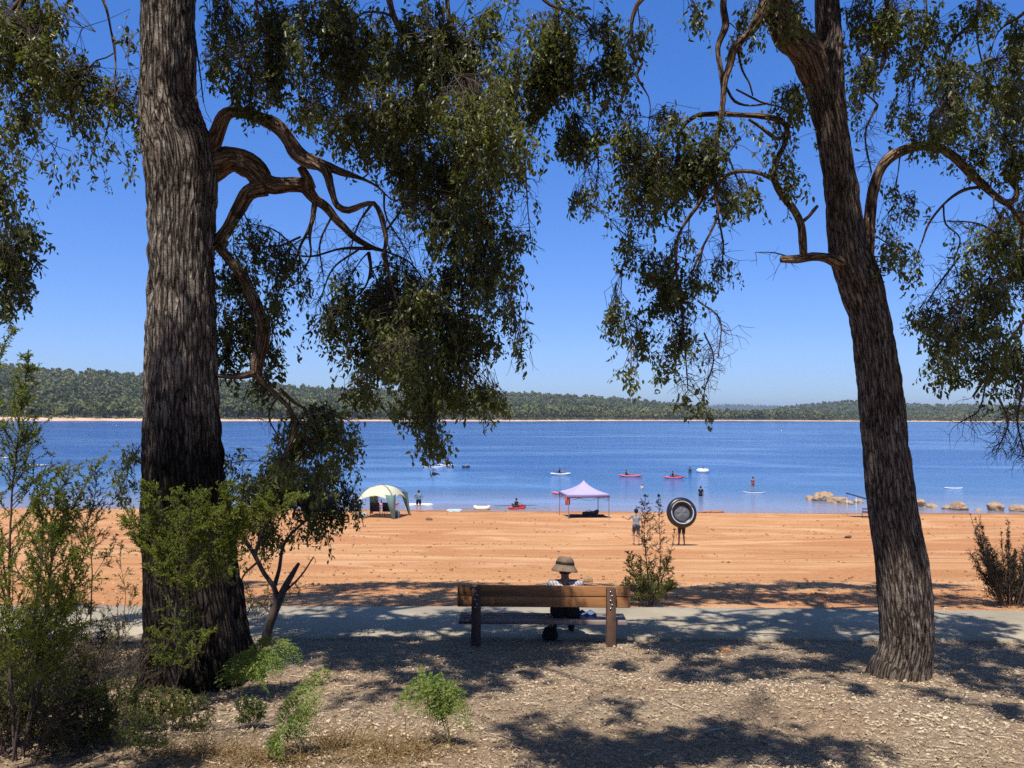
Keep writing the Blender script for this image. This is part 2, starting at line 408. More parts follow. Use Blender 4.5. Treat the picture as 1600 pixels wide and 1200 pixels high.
def m_water():
    m = mat('lake_water'); g = N(m); c = g.pos()
    sep = g.n('SeparateXYZ'); g.l(c, sep.inputs[0])
    w1 = g.noise(g.mapping(c, (0.35, 1.1, 1)), 1.0, 4, 0.6, 0.3); w2 = g.noise(g.mapping(c, (1.2, 2.6, 1)), 1.5, 3, 0.6)
    w3 = g.noise(g.mapping(c, (0.05, 0.14, 1)), 1.0, 3, 0.6)
    str1 = g.noise(g.mapping(c, (0.010, 0.032, 1), rot=(0, 0, 0.16)), 1.0, 6, 0.66, 1.6)
    calm = g.ramp(str1, [(0.38, (1, 1, 1)), (0.49, (0.5, 0.5, 0.5)), (0.60, (0.08, 0.08, 0.08))])
    h = g.math('ADD', w1, g.math('ADD', g.math('MULTIPLY', w2, 0.35), g.math('MULTIPLY', w3, 1.6)))
    fr = g.n('MapRange'); g.l(sep.outputs[1], fr.inputs[0]); fr.inputs[1].default_value = 80; fr.inputs[2].default_value = 500; fr.inputs[3].default_value = 0.5; fr.inputs[4].default_value = 1.8
    s = g.math('MULTIPLY', calm, fr.outputs[0])
    nrm = g.bump(h, s, 0.55)
    near = g.n('MapRange'); g.l(sep.outputs[1], near.inputs[0]); near.inputs[1].default_value = 63; near.inputs[2].default_value = 125
    col = g.ramp(near.outputs[0], [(0.0, (0.34, 0.25, 0.24)), (0.12, (0.22, 0.24, 0.34)), (0.35, (0.055, 0.155, 0.36)), (1.0, (0.006, 0.085, 0.31))])
    p = g.bsdf(col, 0.12, nrm, 0.5); p.inputs['IOR'].default_value = 1.33; g.out(p.outputs[0]); return m
def m_hill():
    m = mat('forest_floor'); g = N(m); c = g.pos()
    n = g.noise(c, 0.05, 5); col = g.ramp(n, [(0.35, (0.035, 0.05, 0.022)), (0.65, (0.075, 0.085, 0.04))])
    p = g.bsdf(col, 0.95, None, 0.1); g.out(p.outputs[0]); return m
M_BEACH, M_SOIL, M_PATH, M_WATER, M_HILL = m_beach(), m_soil(), m_path(), m_water(), m_hill()

# ------------------------------------------------------------------ ground sheets
def sheet(name, xs, ys, zf, m, kind='structure'):
    X, Y = np.meshgrid(xs, ys); Z = zf(X, Y); V = np.stack([X, Y, Z], -1).reshape(-1, 3)
    nx = len(xs); i = np.arange(len(ys) - 1)[:, None] * nx; j = np.arange(nx - 1)[None]
    F = np.stack([i + j, i + j + 1, i + nx + j + 1, i + nx + j], -1).reshape(-1, 4)
    o = build(name, V, F, m); tag(o, kind=kind); return o
xs = np.concatenate([np.linspace(-900, -45, 16)[:-1], np.arange(-45, 45.01, 0.35), np.linspace(45, 900, 16)[1:]])
JOIN = 11.7                       # the soil meets the beach under the path
def path_edges(x):               # near edge, far edge
    return 10.72 + 0.05 * np.sin(x * 0.35) , 12.72 + 0.07 * np.sin(x * 0.27 + 1)
xs1 = np.concatenate([np.linspace(-900, -14, 14)[:-1], np.arange(-14, 14.01, 0.1), np.linspace(14, 900, 14)[1:]])
tag(sheet('ground', xs1, np.concatenate([np.linspace(-60, 3, 12)[:-1], np.arange(3, JOIN + 0.01, 0.1)]), zg, M_SOIL))
sheet('beach', xs, np.concatenate([np.arange(JOIN, 26, 0.2), np.arange(26, 74, 0.4), np.linspace(74, 140, 12), [400, 3000]]), zg, M_BEACH)
# concrete path, a slab with a real edge
px = np.arange(-60, 60.01, 0.5); nA, nB = path_edges(px); V = []; F = []
for k, x in enumerate(px):
    zt = float(zprof(11.6)) + 0.015
    a, b = nA[k], nB[k]
    V += [(x, a, zt - .35), (x, a, zt + 0.045), (x, a + .02, zt + .06), (x, b - .02, zt - .02), (x, b, zt - .035), (x, b, zt - .4)]
V = np.array(V); F = np.concatenate([np.array([[6*k+q, 6*k+6+q, 6*k+7+q, 6*k+1+q] for q in range(5)]) for k in range(len(px) - 1)])
tag(build('path', V, F, M_PATH, None, False), kind='structure')
PATHZ = float(zprof(11.6)) + 0.025
# lake
xw = np.array([-6000, -1500, -300, 300, 1500, 6000.]); yw = np.array([52, 120, 400, 1000, 5600.])
sheet('lake', xw, yw, lambda X, Y: X * 0, M_WATER)

# ------------------------------------------------------------------ far shore: hills + wood
def shore_d(p): return np.interp(p, [-1500, 0, 350, 800, 1100, 1600, 3000], [640, 700, 780, 960, 1280, 1480, 1300])
left_sky = ([-1500, -500, 0, 50, 100, 160, 220, 340, 420, 500, 570, 640, 720, 800, 850, 900, 950, 1000, 1050, 1090, 1140, 1200, 1300],
            [575, 570, 568, 573, 578, 580, 586, 592, 599, 605, 608, 612, 612, 613, 614, 617, 620, 624, 629, 635, 645, 652, 659])
right_sky = ([1000, 1080, 1150, 1200, 1250, 1300, 1345, 1400, 1450, 1520, 1600, 1800, 2200, 3200],
             [660, 656, 647, 639, 632, 627, 625, 628, 631, 631, 633, 630, 623, 613])
far_sky = ([600, 800, 900, 1000, 1050, 1100, 1140, 1180, 1230, 1270, 1320, 1400, 1500, 1700],
           [640, 634, 630, 629, 630, 633, 631, 632, 634, 630, 629, 632, 640, 645])
def hillside(name, p0, p1, step, dfun, ridge, skyl, treeh, z0=0.8, rows=26, sand=True):
    ps = np.arange(p0, p1 + 1, step); t = np.linspace(0, 1, rows); V = []
    for p in ps:
        d0 = float(dfun(p)); d1 = float(ridge(p)); sk = float(np.interp(p, *skyl))
        ztop = max(at(p, sk, d1)[2] - treeh, 3.0)
        x0 = (p - 800) / FPX
        for q in t:
            d = d0 + (d1 - d0) * q
            e = q * q * (3 - 2 * q) * 0.55 + q * 0.45
            z = z0 + (ztop - z0) * e + (fbm(np.array([x0 * d * 0.006, d * 0.006, 3.0]), 3) - 0.5) * 9 * min(1, 4 * q) * (1 - q * q)
            V.append((x0 * d, d, z))
        d = d1 + (d1 - d0) * .5; V.append((x0 * d, d, z0))
    V = np.array(V); r = rows + 1; i = np.arange(len(ps) - 1)[:, None] * r; j = np.arange(r - 1)[None]
    F = np.stack([i + j, i + r + j, i + r + j + 1, i + j + 1], -1).reshape(-1, 4)
    o = build(name, V, F, M_HILL); tag(o, kind='structure'); return V.reshape(len(ps), r, 3), ps
lr = lambda p: np.interp(p, [-1500, 0, 400, 800, 1100, 1300], [1250, 1300, 1550, 2100, 2500, 2400])
rr_ = lambda p: np.interp(p, [1000, 1300, 1600, 3200], [2300, 2700, 2900, 2500])
hL, pL = hillside('hills', -1500, 1300, 20, lambda p: shore_d(p) + 22, lr, left_sky, 14)
hR, pR = hillside('hills', 1000, 3200, 20, lambda p: shore_d(p) + 22, rr_, right_sky, 10)
hF, pF = hillside('hills', 500, 1700, 20, lambda p: 5600, lambda p: 8200, far_sky, 14, rows=12)
# sandy far shore
ps = np.arange(-1500, 3201, 10); V = []
for p in ps:
    d = float(shore_d(p)); x = (p - 800) / FPX
    wob = 10 * (fbm(np.array([p * 0.012, 0, 0.5]), 3) - .5)
    hgt = np.interp(p, [-400, 0, 150, 400, 1000, 1600], [6.0, 5.0, 3.4, 2.3, 2.0, 1.8])
    for dd, z in ((-30, -3), (0 + wob, -0.1), (10 + wob * .6, hgt * .45), (26, hgt * .8), (60, hgt)): V.append((x * (d + dd), d + dd, z))
V = np.array(V); i = np.arange(len(ps) - 1)[:, None] * 5; j = np.arange(4)[None]
F = np.stack([i + j, i + 5 + j, i + 6 + j, i + j + 1], -1).reshape(-1, 4)
m = mat('far_sand'); g = N(m); n = g.noise(g.mapping(g.pos(), (0.02, 0.2, 0.8)), 1, 4)
p_ = g.bsdf(g.ramp(n, [(0.35, (0.50, 0.30, 0.19)), (0.6, (0.68, 0.50, 0.37))]), 0.9); g.out(p_.outputs[0])
tag(build('far_shore', V, F, m), kind='structure')

M_GUM = leaf_mat('gum_forest', [(0.0, (0.075, 0.084, 0.034)), (0.35, (0.13, 0.142, 0.054)), (0.7, (0.19, 0.195, 0.075)), (1.0, (0.26, 0.245, 0.10))], 0.2, 0.6, 0.2)
M_FARTRUNK = simple_mat('pale_gum_bark', (0.30, 0.26, 0.22), 0.9)
def wood(name, grid, n, hmean, faces, rng, trunk=True, front=0.25, fpow=1.6):
    """one mass of trees over a hillside grid: crowns of small leaf clumps, thin trunks"""
    npx, r, _ = grid.shape; r -= 1
    u = rng.random(n) * (npx - 1.01); v = rng.random(n) ** fpow
    k = int(n * front); v[:k] = rng.random(k) * 0.035
    v = v * (r - 1.01); i = u.astype(int); j = v.astype(int); fu = (u - i)[:, None]; fv = (v - j)[:, None]
    B = (grid[i, j] * (1 - fu) + grid[i + 1, j] * fu) * (1 - fv) + (grid[i, j + 1] * (1 - fu) + grid[i + 1, j + 1] * fu) * fv
    h = hmean * (0.55 + 0.75 * rng.random(n)) * (0.8 + 0.4 * vnoise(np.stack([B[:, 0] * .02, B[:, 1] * .02, B[:, 0] * 0], -1)))
    wid = h * (0.24 + 0.14 * rng.random(n)); tone = np.clip(.5 + .9 * (fbm(np.stack([B[:, 0] * .012, B[:, 1] * .012, B[:, 0] * 0 + 2], -1), 2) - .5) + rng.normal(0, .09, n), 0, 1)
    C = faces; lob = rng.normal(size=(n, 5, 3)); lob /= np.linalg.norm(lob, axis=2)[..., None]
    lob *= np.stack([wid, wid, h * 0.24], -1)[:, None] * 0.75
    pick = rng.integers(0, 5, (n, C)); ctr = np.take_along_axis(lob, pick[..., None].repeat(3, 2), 1)
    off = rng.normal(size=(n, C, 3)); off /= np.linalg.norm(off, axis=2)[..., None]
    off *= (rng.random((n, C, 1)) ** 0.4) * np.stack([wid * .5, wid * .5, h * .17], -1)[:, None]
    P = B[:, None] + ctr + off; P[..., 2] += (h * 0.64)[:, None]
    P = P.reshape(-1, 3); sz = (h[:, None] * (0.075 + 0.06 * rng.random((n, C)))).reshape(-1) * (60 / C) ** 0.5
    A = unit(rng.normal(size=P.shape)); Bv = unit(np.cross(A, rng.normal(size=P.shape)))
    V = np.stack([P + A * sz[:, None], P + Bv * sz[:, None] * .8, P - A * sz[:, None] * .9, P - Bv * sz[:, None]], 1).reshape(-1, 3)
    F = np.arange(len(V)).reshape(-1, 4)
    r_ = np.clip(tone.repeat(C) * .85 + rng.random(n * C) * .16, 0, 1)
    o = build(name, V, F, M_GUM, None, False, True, {'rnd': ('FACE', 'FLOAT', r_)}); tag(o, kind='stuff')
    if trunk:
        q = np.arange(n)[: int(n * (front + 0.15))]
        T0 = B[q]; T1 = B[q] + np.stack([rng.normal(0, .8, len(q)), rng.normal(0, .8, len(q)), h[q] * .75], -1)
        PV = np.stack([T0, T1], 1); RV = np.stack([h[q] * .02, h[q] * .009], -1)
        V, F = batch_tubes(PV, RV, 4); t = build(name + '_trunks', V, F, M_FARTRUNK); tag(t, kind='stuff')
    return o
rw = np.random.default_rng(5)
o1 = wood('gum_forest', hL, 17000, 14, 52, rw, True, 0.11, 1.2); o1['label'] = 'olive green gum forest covering the long hill across the lake'; o1['category'] = 'forest'
o2 = wood('gum_forest', hR, 10000, 10.5, 20, rw, True, 0.13, 1.2); o2['label'] = 'hazy gum forest on the hills behind the leaning tree'; o2['category'] = 'forest'
o3 = wood('gum_forest', hF, 9000, 15, 6, rw, False, 0.1, 1.0); o3['label'] = 'faint bluish wood on the farthest ridge'; o3['category'] = 'forest'
# low scrub at the top of the far beach
n = 1500; p = rw.random(n) * 4000 - 1200; d = shore_d(p) + 14 + rw.random(n) * 16
B = np.stack([(p - 800) / FPX * d, d, 1.6 + 1.2 * rw.random(n) + np.interp(p, [-400, 0, 300], [2, 1.6, 0])], -1)
C = 14; P = (B[:, None] + rw.normal(size=(n, C, 3)) * np.array([1.6, 1.6, .7])).reshape(-1, 3); A = unit(rw.normal(size=P.shape)); Bv = unit(np.cross(A, rw.normal(size=P.shape)))
sz = .55 + .4 * rw.random((len(P), 1)); V = np.stack([P + A * sz, P + Bv * sz, P - A * sz, P - Bv * sz], 1).reshape(-1, 3)
tag(build('shore_scrub', V, np.arange(len(V)).reshape(-1, 4), M_GUM, None, False, True, {'rnd': ('FACE', 'FLOAT', np.repeat(rw.random(n), C))}), 'low green scrub along the top of the far sandy shore', 'scrub', None, 'stuff')
# ------------------------------------------------------------------ the two big trees
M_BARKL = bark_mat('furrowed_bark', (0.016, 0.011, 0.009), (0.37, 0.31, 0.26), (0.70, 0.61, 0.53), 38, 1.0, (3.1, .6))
M_BARKR = bark_mat('flaky_bark', (0.018, 0.012, 0.010), (0.24, 0.19, 0.155), (0.50, 0.42, 0.35), 44, 0.8)
M_LIMB = bark_mat('limb_bark', (0.05, 0.03, 0.02), (0.30, 0.20, 0.135), (0.50, 0.37, 0.27), 40, 0.7)
M_TWIG = simple_mat('twig_bark', (0.085, 0.060, 0.048), 0.85, 0.3, 20)
M_LEAF = leaf_mat('gum_leaf', [(0.0, (0.050, 0.060, 0.022)), (0.4, (0.105, 0.120, 0.038)), (0.72, (0.17, 0.19, 0.058)), (0.88, (0.24, 0.26, 0.075)), (0.985, (0.28, 0.27, 0.075)), (1.0, (0.42, 0.30, 0.05))], 0.44, 0.38, 0.5)

def px_path(pts, d0, d1=None, step=0.06):
    """[(px, py, width px)] at depths running from d0 to d1 -> smooth world path and radii"""
    d1 = d0 if d1 is None else d1
    a = np.array(pts, float); L = np.concatenate([[0], np.cumsum(np.hypot(*np.diff(a[:, :2], axis=0).T))]); L /= L[-1]
    Q = []
    for (x, y, w), t in zip(a, L):
        d = d0 + (d1 - d0) * t; p = at(x, y, d); Q.append((*p, w / 2 / FPX * d))
    Q = catmull(np.array(Q), step); return Q[:, :3], np.maximum(Q[:, 3], 0.003)

def trunk_disp(seed, furrow, depth, base_z, flare, lumps):
    def f(co, rr, th, L):
        a = np.stack([co[..., 0] * furrow, co[..., 1] * furrow, co[..., 2] * furrow * .2 + seed], -1)
        n = vnoise(a); n2 = vnoise(a * 2.3 + 9.1)
        ridge = 1 - np.abs(2 * n - 1); ridge2 = 1 - np.abs(2 * n2 - 1)
        big = fbm(np.stack([co[..., 0] * 2.2, co[..., 1] * 2.2, co[..., 2] * 1.0 + seed], -1), 3) - 0.5
        chip = vnoise(np.stack([co[..., 0] * 24, co[..., 1] * 24, co[..., 2] * 9 + seed], -1)) - 0.5
        out = -depth * ridge ** 2 - depth * .5 * ridge2 ** 2 + depth * 0.5 * chip + big * lumps * rr
        s = np.clip(1 - L / flare, 0, 1)[:, None] ** 2
        lob = np.cos(th * 4 + seed)[None] * 0.5 + np.cos(th * 7 + 2 * seed)[None] * .35 + 0.25
        return out + s * rr * 0.30 * lob
    return f

def big_trunk(root, edges, d, mbark, seed, furrow, depth, flare, above, name='trunk', nseg=96, step=0.03, lumps=0.16):
    """edges: rows (py, left px, right px) from the base up; above: extra (x, y, z, r) points out of the frame"""
    Q = []
    for py, a, b in edges:
        p = at((a + b) / 2, py, d); Q.append((*p, (b - a) / 2 / FPX * d))
    bz = Q[0]; Q.insert(0, (bz[0], bz[1], bz[2] - .35, bz[3] * 1.06))
    Q += above; Q = catmull(np.array(Q), step)
    V, F, co = tube(Q[:, :3], Q[:, 3], nseg, True, trunk_disp(seed, furrow, depth, 0, flare, lumps))
    return build(name, V, F, mbark, root, True, False, {'bark': ('POINT', 'FLOAT_VECTOR', co)}), Q

HOLES = [(at(893, 900, 10.55), .34), (at(955, 935, 10.3), .22), (at(1000, 930, 12), .3), (at(250, 300, 8.0), .32), (at(252, 430, 8.0), .34), (at(255, 180, 8.0), .3), (at(262, 60, 8.0), .25), (at(262, 540, 8.0), .22), (at(400, 290, 8.5), .2), (at(460, 285, 8.6), .2), (at(1405, 900, 8.1), .3), (at(1400, 980, 8.1), .3), (at(1372, 640, 8.2), .14), (at(290, 820, 7.3), .6), (at(380, 800, 7.5), .4)]
class Tree:
    def __init__(s, root, mbark, seed):
        s.root = root; s.m = mbark; s.nodes = []; s.rad = []; s.rng = np.random.default_rng(seed); s.seed = seed
        s.tw = []; s.tr = []; s.lv = []; s.lf = []; s.ln = 0; s.cl = []; s.fine = []
    def limb(s, P, R, sides=12, name='limb', furrow=30, depth=0.006):
        rng = s.rng; n = len(P)
        wob = (fbm(np.stack([P[:, 0] * 3, P[:, 1] * 3, P[:, 2] * 3], -1), 2) - .5)[:, None] * np.array([.06, .06, .06]) * np.minimum(1, R[:, None] * 25)
        V, F, co = tube(P + wob, R, sides, True, lambda co, rr, th, L: rr * 0.5 * (vnoise(np.stack([co[..., 0] * 14, co[..., 1] * 14, co[..., 2] * 5 + s.seed], -1)) - .5)
                        - np.minimum(depth, rr * .2) * (1 - np.abs(2 * vnoise(np.stack([co[..., 0] * furrow, co[..., 1] * furrow, co[..., 2] * 5 + s.seed], -1)) - 1)) ** 2)
        build(name, V, F, s.m, s.root, True, False, {'bark': ('POINT', 'FLOAT_VECTOR', co)})
        k = max(1, int(0.2 / max(1e-3, np.linalg.norm(P[1] - P[0]))))
        s.nodes += list(P[::k]) + [P[-1]]; s.rad += list(R[::k]) + [R[-1]]
    def px(s, pts, d0, d1=None, sides=12): s.limb(*px_path(pts, d0, d1), sides=sides)
    def spray(s, C, rad, nt, leafL=0.057, leafW=0.42, per=13, conn=True, droop=0.8, spread=1.0, gap=0.46):
        """one spray of foliage: ellipsoid C, radii rad; grows from the nearest wood"""
        rng = s.rng; C = np.array(C); rad = np.array(rad)
        if conn:
            A = np.array(s.nodes); dd = np.linalg.norm(A - C - np.array([0, 0, .25]), axis=1) + 0.4 * np.clip(C[2] - A[:, 2], 0, 9)
            k = int(np.argmin(dd)); a = A[k]; L = np.linalg.norm(C - a)
            n = max(4, int(L / 0.09)); t = np.linspace(0, 1, n)[:, None]
            P = a + (C - a) * t + np.array([0, 0, 1]) * (np.sin(t * PI) * L * 0.10)
            jit = rng.normal(size=(n, 3)); jit = np.cumsum(jit, 0) * 0.018; jit -= jit[-1] * t
            P = P + jit * np.sin(t * PI) ** .5 if n > 4 else P
            r0 = min(s.rad[k] * .8, 0.006 + 0.009 * L, 0.022); R = r0 + (0.004 - r0) * t[:, 0]
            V, F, _ = tube(P, R, 5, False); s.fine.append((V, F))
            s.nodes += list(P[3::3]); s.rad += list(R[3::3])
            back = P[n // 2:]
        else: back = C[None]
        # twig starts fill the ellipsoid, with holes
        q = unit(rng.normal(size=(nt * 4, 3))) * rng.random((nt * 4, 1)) ** 0.5 * (1 + .35 * np.abs(rng.normal(size=(nt * 4, 1))) * (rng.random((nt * 4, 1)) < .35))
        q = C + q * rad; keep = .55 * vnoise(q * 2.4 + s.seed * 3.1) + .45 * vnoise(q * 5.5 + 7.7) > gap
        q = q[keep]
        for hp, hr in HOLES:                       # openings in the canopy that let the sun down to these spots
            v = q - hp; tt_ = v @ S; dl = np.linalg.norm(v - tt_[:, None] * S, axis=1); q = q[~((tt_ > .25) & (dl < hr))]
        q = q[:nt]
        if len(q) == 0: return
        m = len(q); src = back[rng.integers(0, len(back), m)]
        hang = np.stack([rng.normal(0, .35, m), rng.normal(0, .35, m), -droop - rng.random(m) * .5], -1)
        ln = (0.16 + 0.20 * rng.random(m))[:, None] * (leafL / 0.075) ** .5
        q1 = q + unit(hang) * ln * .5 + rng.normal(size=(m, 3)) * .02; q2 = q1 + unit(hang + np.array([0, 0, -.3])) * ln * .5
        mid = (src + q) / 2 + rng.normal(size=(m, 3)) * 0.04 + np.array([0, 0, .04])
        PT = np.stack([src, mid, q, q1, q2], 1); RT = np.broadcast_to(np.array([.0042, .0034, .0026, .002, .0012]) * (1 if leafL < .09 else 1.4), (m, 5))
        s.tw.append(PT); s.tr.append(RT)
        t = rng.random((m, per)); base = np.where(t[..., None] < .5, q[:, None] + (q1 - q)[:, None] * (t * 2)[..., None], q1[:, None] + (q2 - q1)[:, None] * (t * 2 - 1)[..., None])
        base = base + rng.normal(size=base.shape) * 0.022 * spread
        D = np.array([0, 0, -0.75]) + rng.normal(size=base.shape) * 0.55
        Ls = leafL * (0.55 + 0.95 * rng.random((m, per)) ** 1.4)
        V, F = leaves(base.reshape(-1, 3), D.reshape(-1, 3), Ls.reshape(-1), (Ls * leafW * (0.75 + .5 * rng.random(Ls.shape))).reshape(-1), rng)
        s.lv.append(V); s.lf.append(F + s.ln); s.ln += len(V)
        tone = np.clip(vnoise(q * 1.3 + 4) * 0.9 + rng.normal(0, .12, m), 0, 1); s.cl.append(np.repeat(tone, per))
    def bare(s, pts, d0, n=30, ln=0.35, spread=0.25, d1=None):
        """leafless hanging twigs along a px path"""
        P, R = px_path(pts, d0, d1); rng = s.rng
        V, F, _ = tube(P, R, 5, False); s.fine.append((V, F)); s.nodes += list(P[::4]); s.rad += list(R[::4])
        k = rng.integers(len(P) // 5, len(P), n); a = P[k]; K = 5; T = [a]; v = unit(rng.normal(size=(n, 3)) * np.array([1, 1, .7]) + np.array([0, 0, -.7]))
        l = ln * (0.4 + rng.random((n, 1)))
        for q in range(K - 1):
            v = unit(v + rng.normal(size=(n, 3)) * .45 + np.array([0, 0, -.18])); T.append(T[-1] + v * l / (K - 1))
        T = np.stack(T, 1); s.tw.append(T); s.tr.append(np.broadcast_to(np.array([.0042, .0036, .003, .0024, .0016]), (n, K)))
        b = T[:, 2]; T2 = [b]; v = unit(rng.normal(size=(n, 3)) + np.array([0, 0, -.6]))
        for q in range(4):
            v = unit(v + rng.normal(size=(n, 3)) * .5 + np.array([0, 0, -.2])); T2.append(T2[-1] + v * l * .14)
        s.tw.append(np.stack(T2, 1)); s.tr.append(np.broadcast_to(np.array([.003, .0026, .0022, .0018, .0014]), (n, 5)))
    def finish(s):
        V = np.concatenate(s.lv); F = np.concatenate(s.lf); leaf_obj('crown', V, F, M_LEAF, s.root, 2, s.rng, np.concatenate(s.cl))
        Vs, Fs = [], []; n = 0
        for P, R in zip(s.tw, s.tr):
            v, f = batch_tubes(P, np.asarray(R), 3); Vs.append(v); Fs.append(f + n); n += len(v)
        for v, f in s.fine:
            Vs.append(v); Fs.append(np.array(f) + n); n += len(v)
        build('twigs', np.concatenate(Vs), np.concatenate(Fs), M_TWIG, s.root, True, False)

def blobs(tree, L, d, dj, rng, k=1.0, **kw):
    for b in L:
        x, y, rx, ry = b[:4]; dens = b[4] if len(b) > 4 else 1.0
        dd = d + rng.uniform(-dj, dj); C = at(x, y, dd); sc = dd / FPX
        nt = max(4, int(dens * k * PI * rx * ry / 92))
        tree.spray(C, (rx * sc, 0.75 * (rx + ry) / 2 * sc + .12, ry * sc), nt, **kw)

# ---- tree with the thick furrowed trunk
DL = 8.3
bL = G(312, 1062)
DL = bL[1]
tl = thing('gum_tree', 'thick furrowed dark trunked gum tree with two arching lower limbs, rising behind the bright bush', 'tree', bL)
edgesL = [(1062, 222, 402), (1030, 226, 394), (980, 228, 386), (900, 227, 373), (830, 225, 361), (760, 224, 353), (700, 224, 348), (600, 228, 341), (500, 230, 338), (400, 233, 335),
          (330, 231, 337), (280, 228, 340), (240, 223, 337), (205, 218, 322), (160, 217, 308), (100, 219, 305), (50, 219, 304), (0, 219, 305), (-80, 222, 303)]
topL = at(262, -80, DL)
aboveL = [(topL[0] + .02, DL + .1, topL[2] + 1.5, .24), (topL[0] - .1, DL - .2, topL[2] + 3.5, .18), (topL[0] + .1, DL - .4, topL[2] + 6, .1)]
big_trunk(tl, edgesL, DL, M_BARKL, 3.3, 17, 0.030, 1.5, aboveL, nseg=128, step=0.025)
TL = Tree(tl, M_LIMB, 21)
d = DL
TL.px([(300, 260, 46), (322, 238, 34), (338, 208, 26), (350, 182, 23), (372, 173, 20), (405, 181, 20), (436, 204, 22), (460, 234, 24), (485, 252, 25), (515, 260, 17), (545, 270, 12), (566, 279, 7), (590, 292, 4), (612, 312, 2.5)], d + .05, d - .35)
TL.px([(482, 250, 20), (510, 268, 15), (521, 295, 13), (531, 320, 13), (546, 328, 12), (565, 321, 10), (585, 318, 10), (595, 336, 9), (604, 372, 8), (600, 396, 6)], d - .27, d - .6)
TL.px([(295, 268, 56), (330, 260, 48), (365, 250, 40), (395, 264, 39), (420, 288, 33), (450, 290, 25), (474, 294, 22), (490, 312, 17), (510, 326, 15), (530, 346, 13), (556, 370, 11), (580, 386, 9), (602, 392, 6)], d + .02, d + .5)
TL.px([(484, 296, 17), (478, 280, 16), (467, 262, 13)], d + .25, d + .2)
TL.px([(415, 292, 26), (388, 301, 23), (370, 330, 21), (352, 362, 21), (340, 381, 22), (352, 398, 17), (376, 430, 16), (396, 462, 18), (407, 492, 20), (409, 530, 23), (404, 575, 20), (408, 592, 12), (430, 615, 9), (456, 640, 8), (461, 670, 7), (450, 702, 6), (440, 732, 4)], d + .15, d + .1)
TL.px([(404, 578, 12), (380, 586, 10), (338, 588, 8), (318, 592, 8)], d + .1, d)
TL.px([(436, 608, 6), (460, 628, 5), (484, 648, 4), (500, 690, 3)], d + .1, d + .3)
TL.px([(490, 318, 9), (486, 350, 7), (470, 382, 6), (462, 405, 5), (440, 440, 4), (432, 470, 3)], d + .3, d + .5)
TL.px([(488, 335, 6), (484, 370, 5), (486, 398, 4), (470, 430, 3)], d + .3, d + .1)
TL.px([(580, 388, 6), (535, 388, 5), (490, 400, 4), (455, 398, 3)], d + .45, d + .7, 8)
TL.px([(575, 395, 6), (580, 420, 5), (570, 450, 4), (548, 470, 3)], d + .4, d + .2, 8)
TL.px([(598, 395, 6), (612, 440, 5), (630, 500, 4), (640, 560, 3)], d - .5, d - .3, 8)
# upper limbs, coming down into the frame from the crown
zt = topL[2]
def wl(tree, pts, sides=12):
    Q = catmull(np.array(pts, float), 0.08); tree.limb(Q[:, :3], Q[:, 3], sides)
def pw(x, y, d, r): return (*at(x, y, d), r)
c0 = at(262, -60, DL)
wl(TL, [(c0[0], DL, zt + .3, .13), (c0[0] + .9, DL - .3, zt + 1.2, .10), pw(500, -190, DL - .5, .075), pw(590, -70, DL - .4, .05), pw(608, 0, DL - .3, .035), pw(618, 36, DL - .3, .03), pw(640, 54, DL - .3, .024), pw(658, 60, DL - .3, .016), pw(652, 100, DL - .2, .008)])
wl(TL, [pw(640, 54, DL - .3, .022), pw(668, 90, DL - .2, .018), pw(690, 150, DL, .014), pw(700, 230, DL + .2, .010), pw(720, 320, DL + .2, .008), pw(725, 420, DL + .1, .006), pw(700, 520, DL, .004)], 8)
wl(TL, [pw(590, -70, DL - .4, .05), pw(680, -60, DL, .035), pw(700, 10, DL + .2, .026), pw(706, 40, DL + .2, .018), pw(740, 90, DL + .3, .012), pw(780, 160, DL + .4, .008), pw(790, 250, DL + .4, .005)], 8)
wl(TL, [(c0[0], DL, zt + .6, .11), (c0[0] - .8, DL - .2, zt + 1.3, .08), pw(60, -80, DL - .3, .045), pw(40, -10, DL - .4, .03), pw(20, 60, DL - .4, .016), pw(70, 120, DL - .3, .008)], 8)
wl(TL, [pw(60, -80, DL - .3, .04), pw(150, -20, DL, .02), pw(175, 60, DL, .012), pw(180, 140, DL, .008), pw(160, 230, DL, .005)], 8)
wl(TL, [pw(-60, 60, DL - .6, .014), pw(0, 82, DL - .6, .011), pw(50, 100, DL - .6, .009), pw(80, 115, DL - .5, .005)], 8)
wl(TL, [pw(40, -10, DL - .4, .02), pw(-60, 120, DL - .4, .016), pw(-10, 220, DL - .5, .012), pw(5, 330, DL - .5, .008), pw(20, 430, DL - .5, .004)], 8)
wl(TL, [pw(500, -190, DL - .5, .06), pw(430, -60, DL - .2, .03), pw(400, 0, DL, .018), pw(420, 60, DL, .01)], 8)
wl(TL, [pw(500, -190, DL - .5, .06), pw(520, -40, DL + .3, .03), pw(540, 40, DL + .4, .018), pw(560, 140, DL + .4, .01), pw(600, 220, DL + .4, .006)], 8)
BL1 = [(60, 60, 90, 70, .8), (150, 50, 75, 60, .8), (110, 130, 90, 55, .8), (180, 150, 45, 60, .7), (50, 190, 50, 45, .45), (130, 215, 60, 50, .8), (185, 248, 28, 24), (95, 250, 50, 22, .5), (20, 20, 40, 40, .7),
       (8, 300, 28, 45, .8), (22, 370, 38, 46, 1.0), (20, 425, 34, 50, 1.0), (8, 470, 14, 18), (200, 90, 22, 60, .6), (20, 240, 30, 40, .4)]
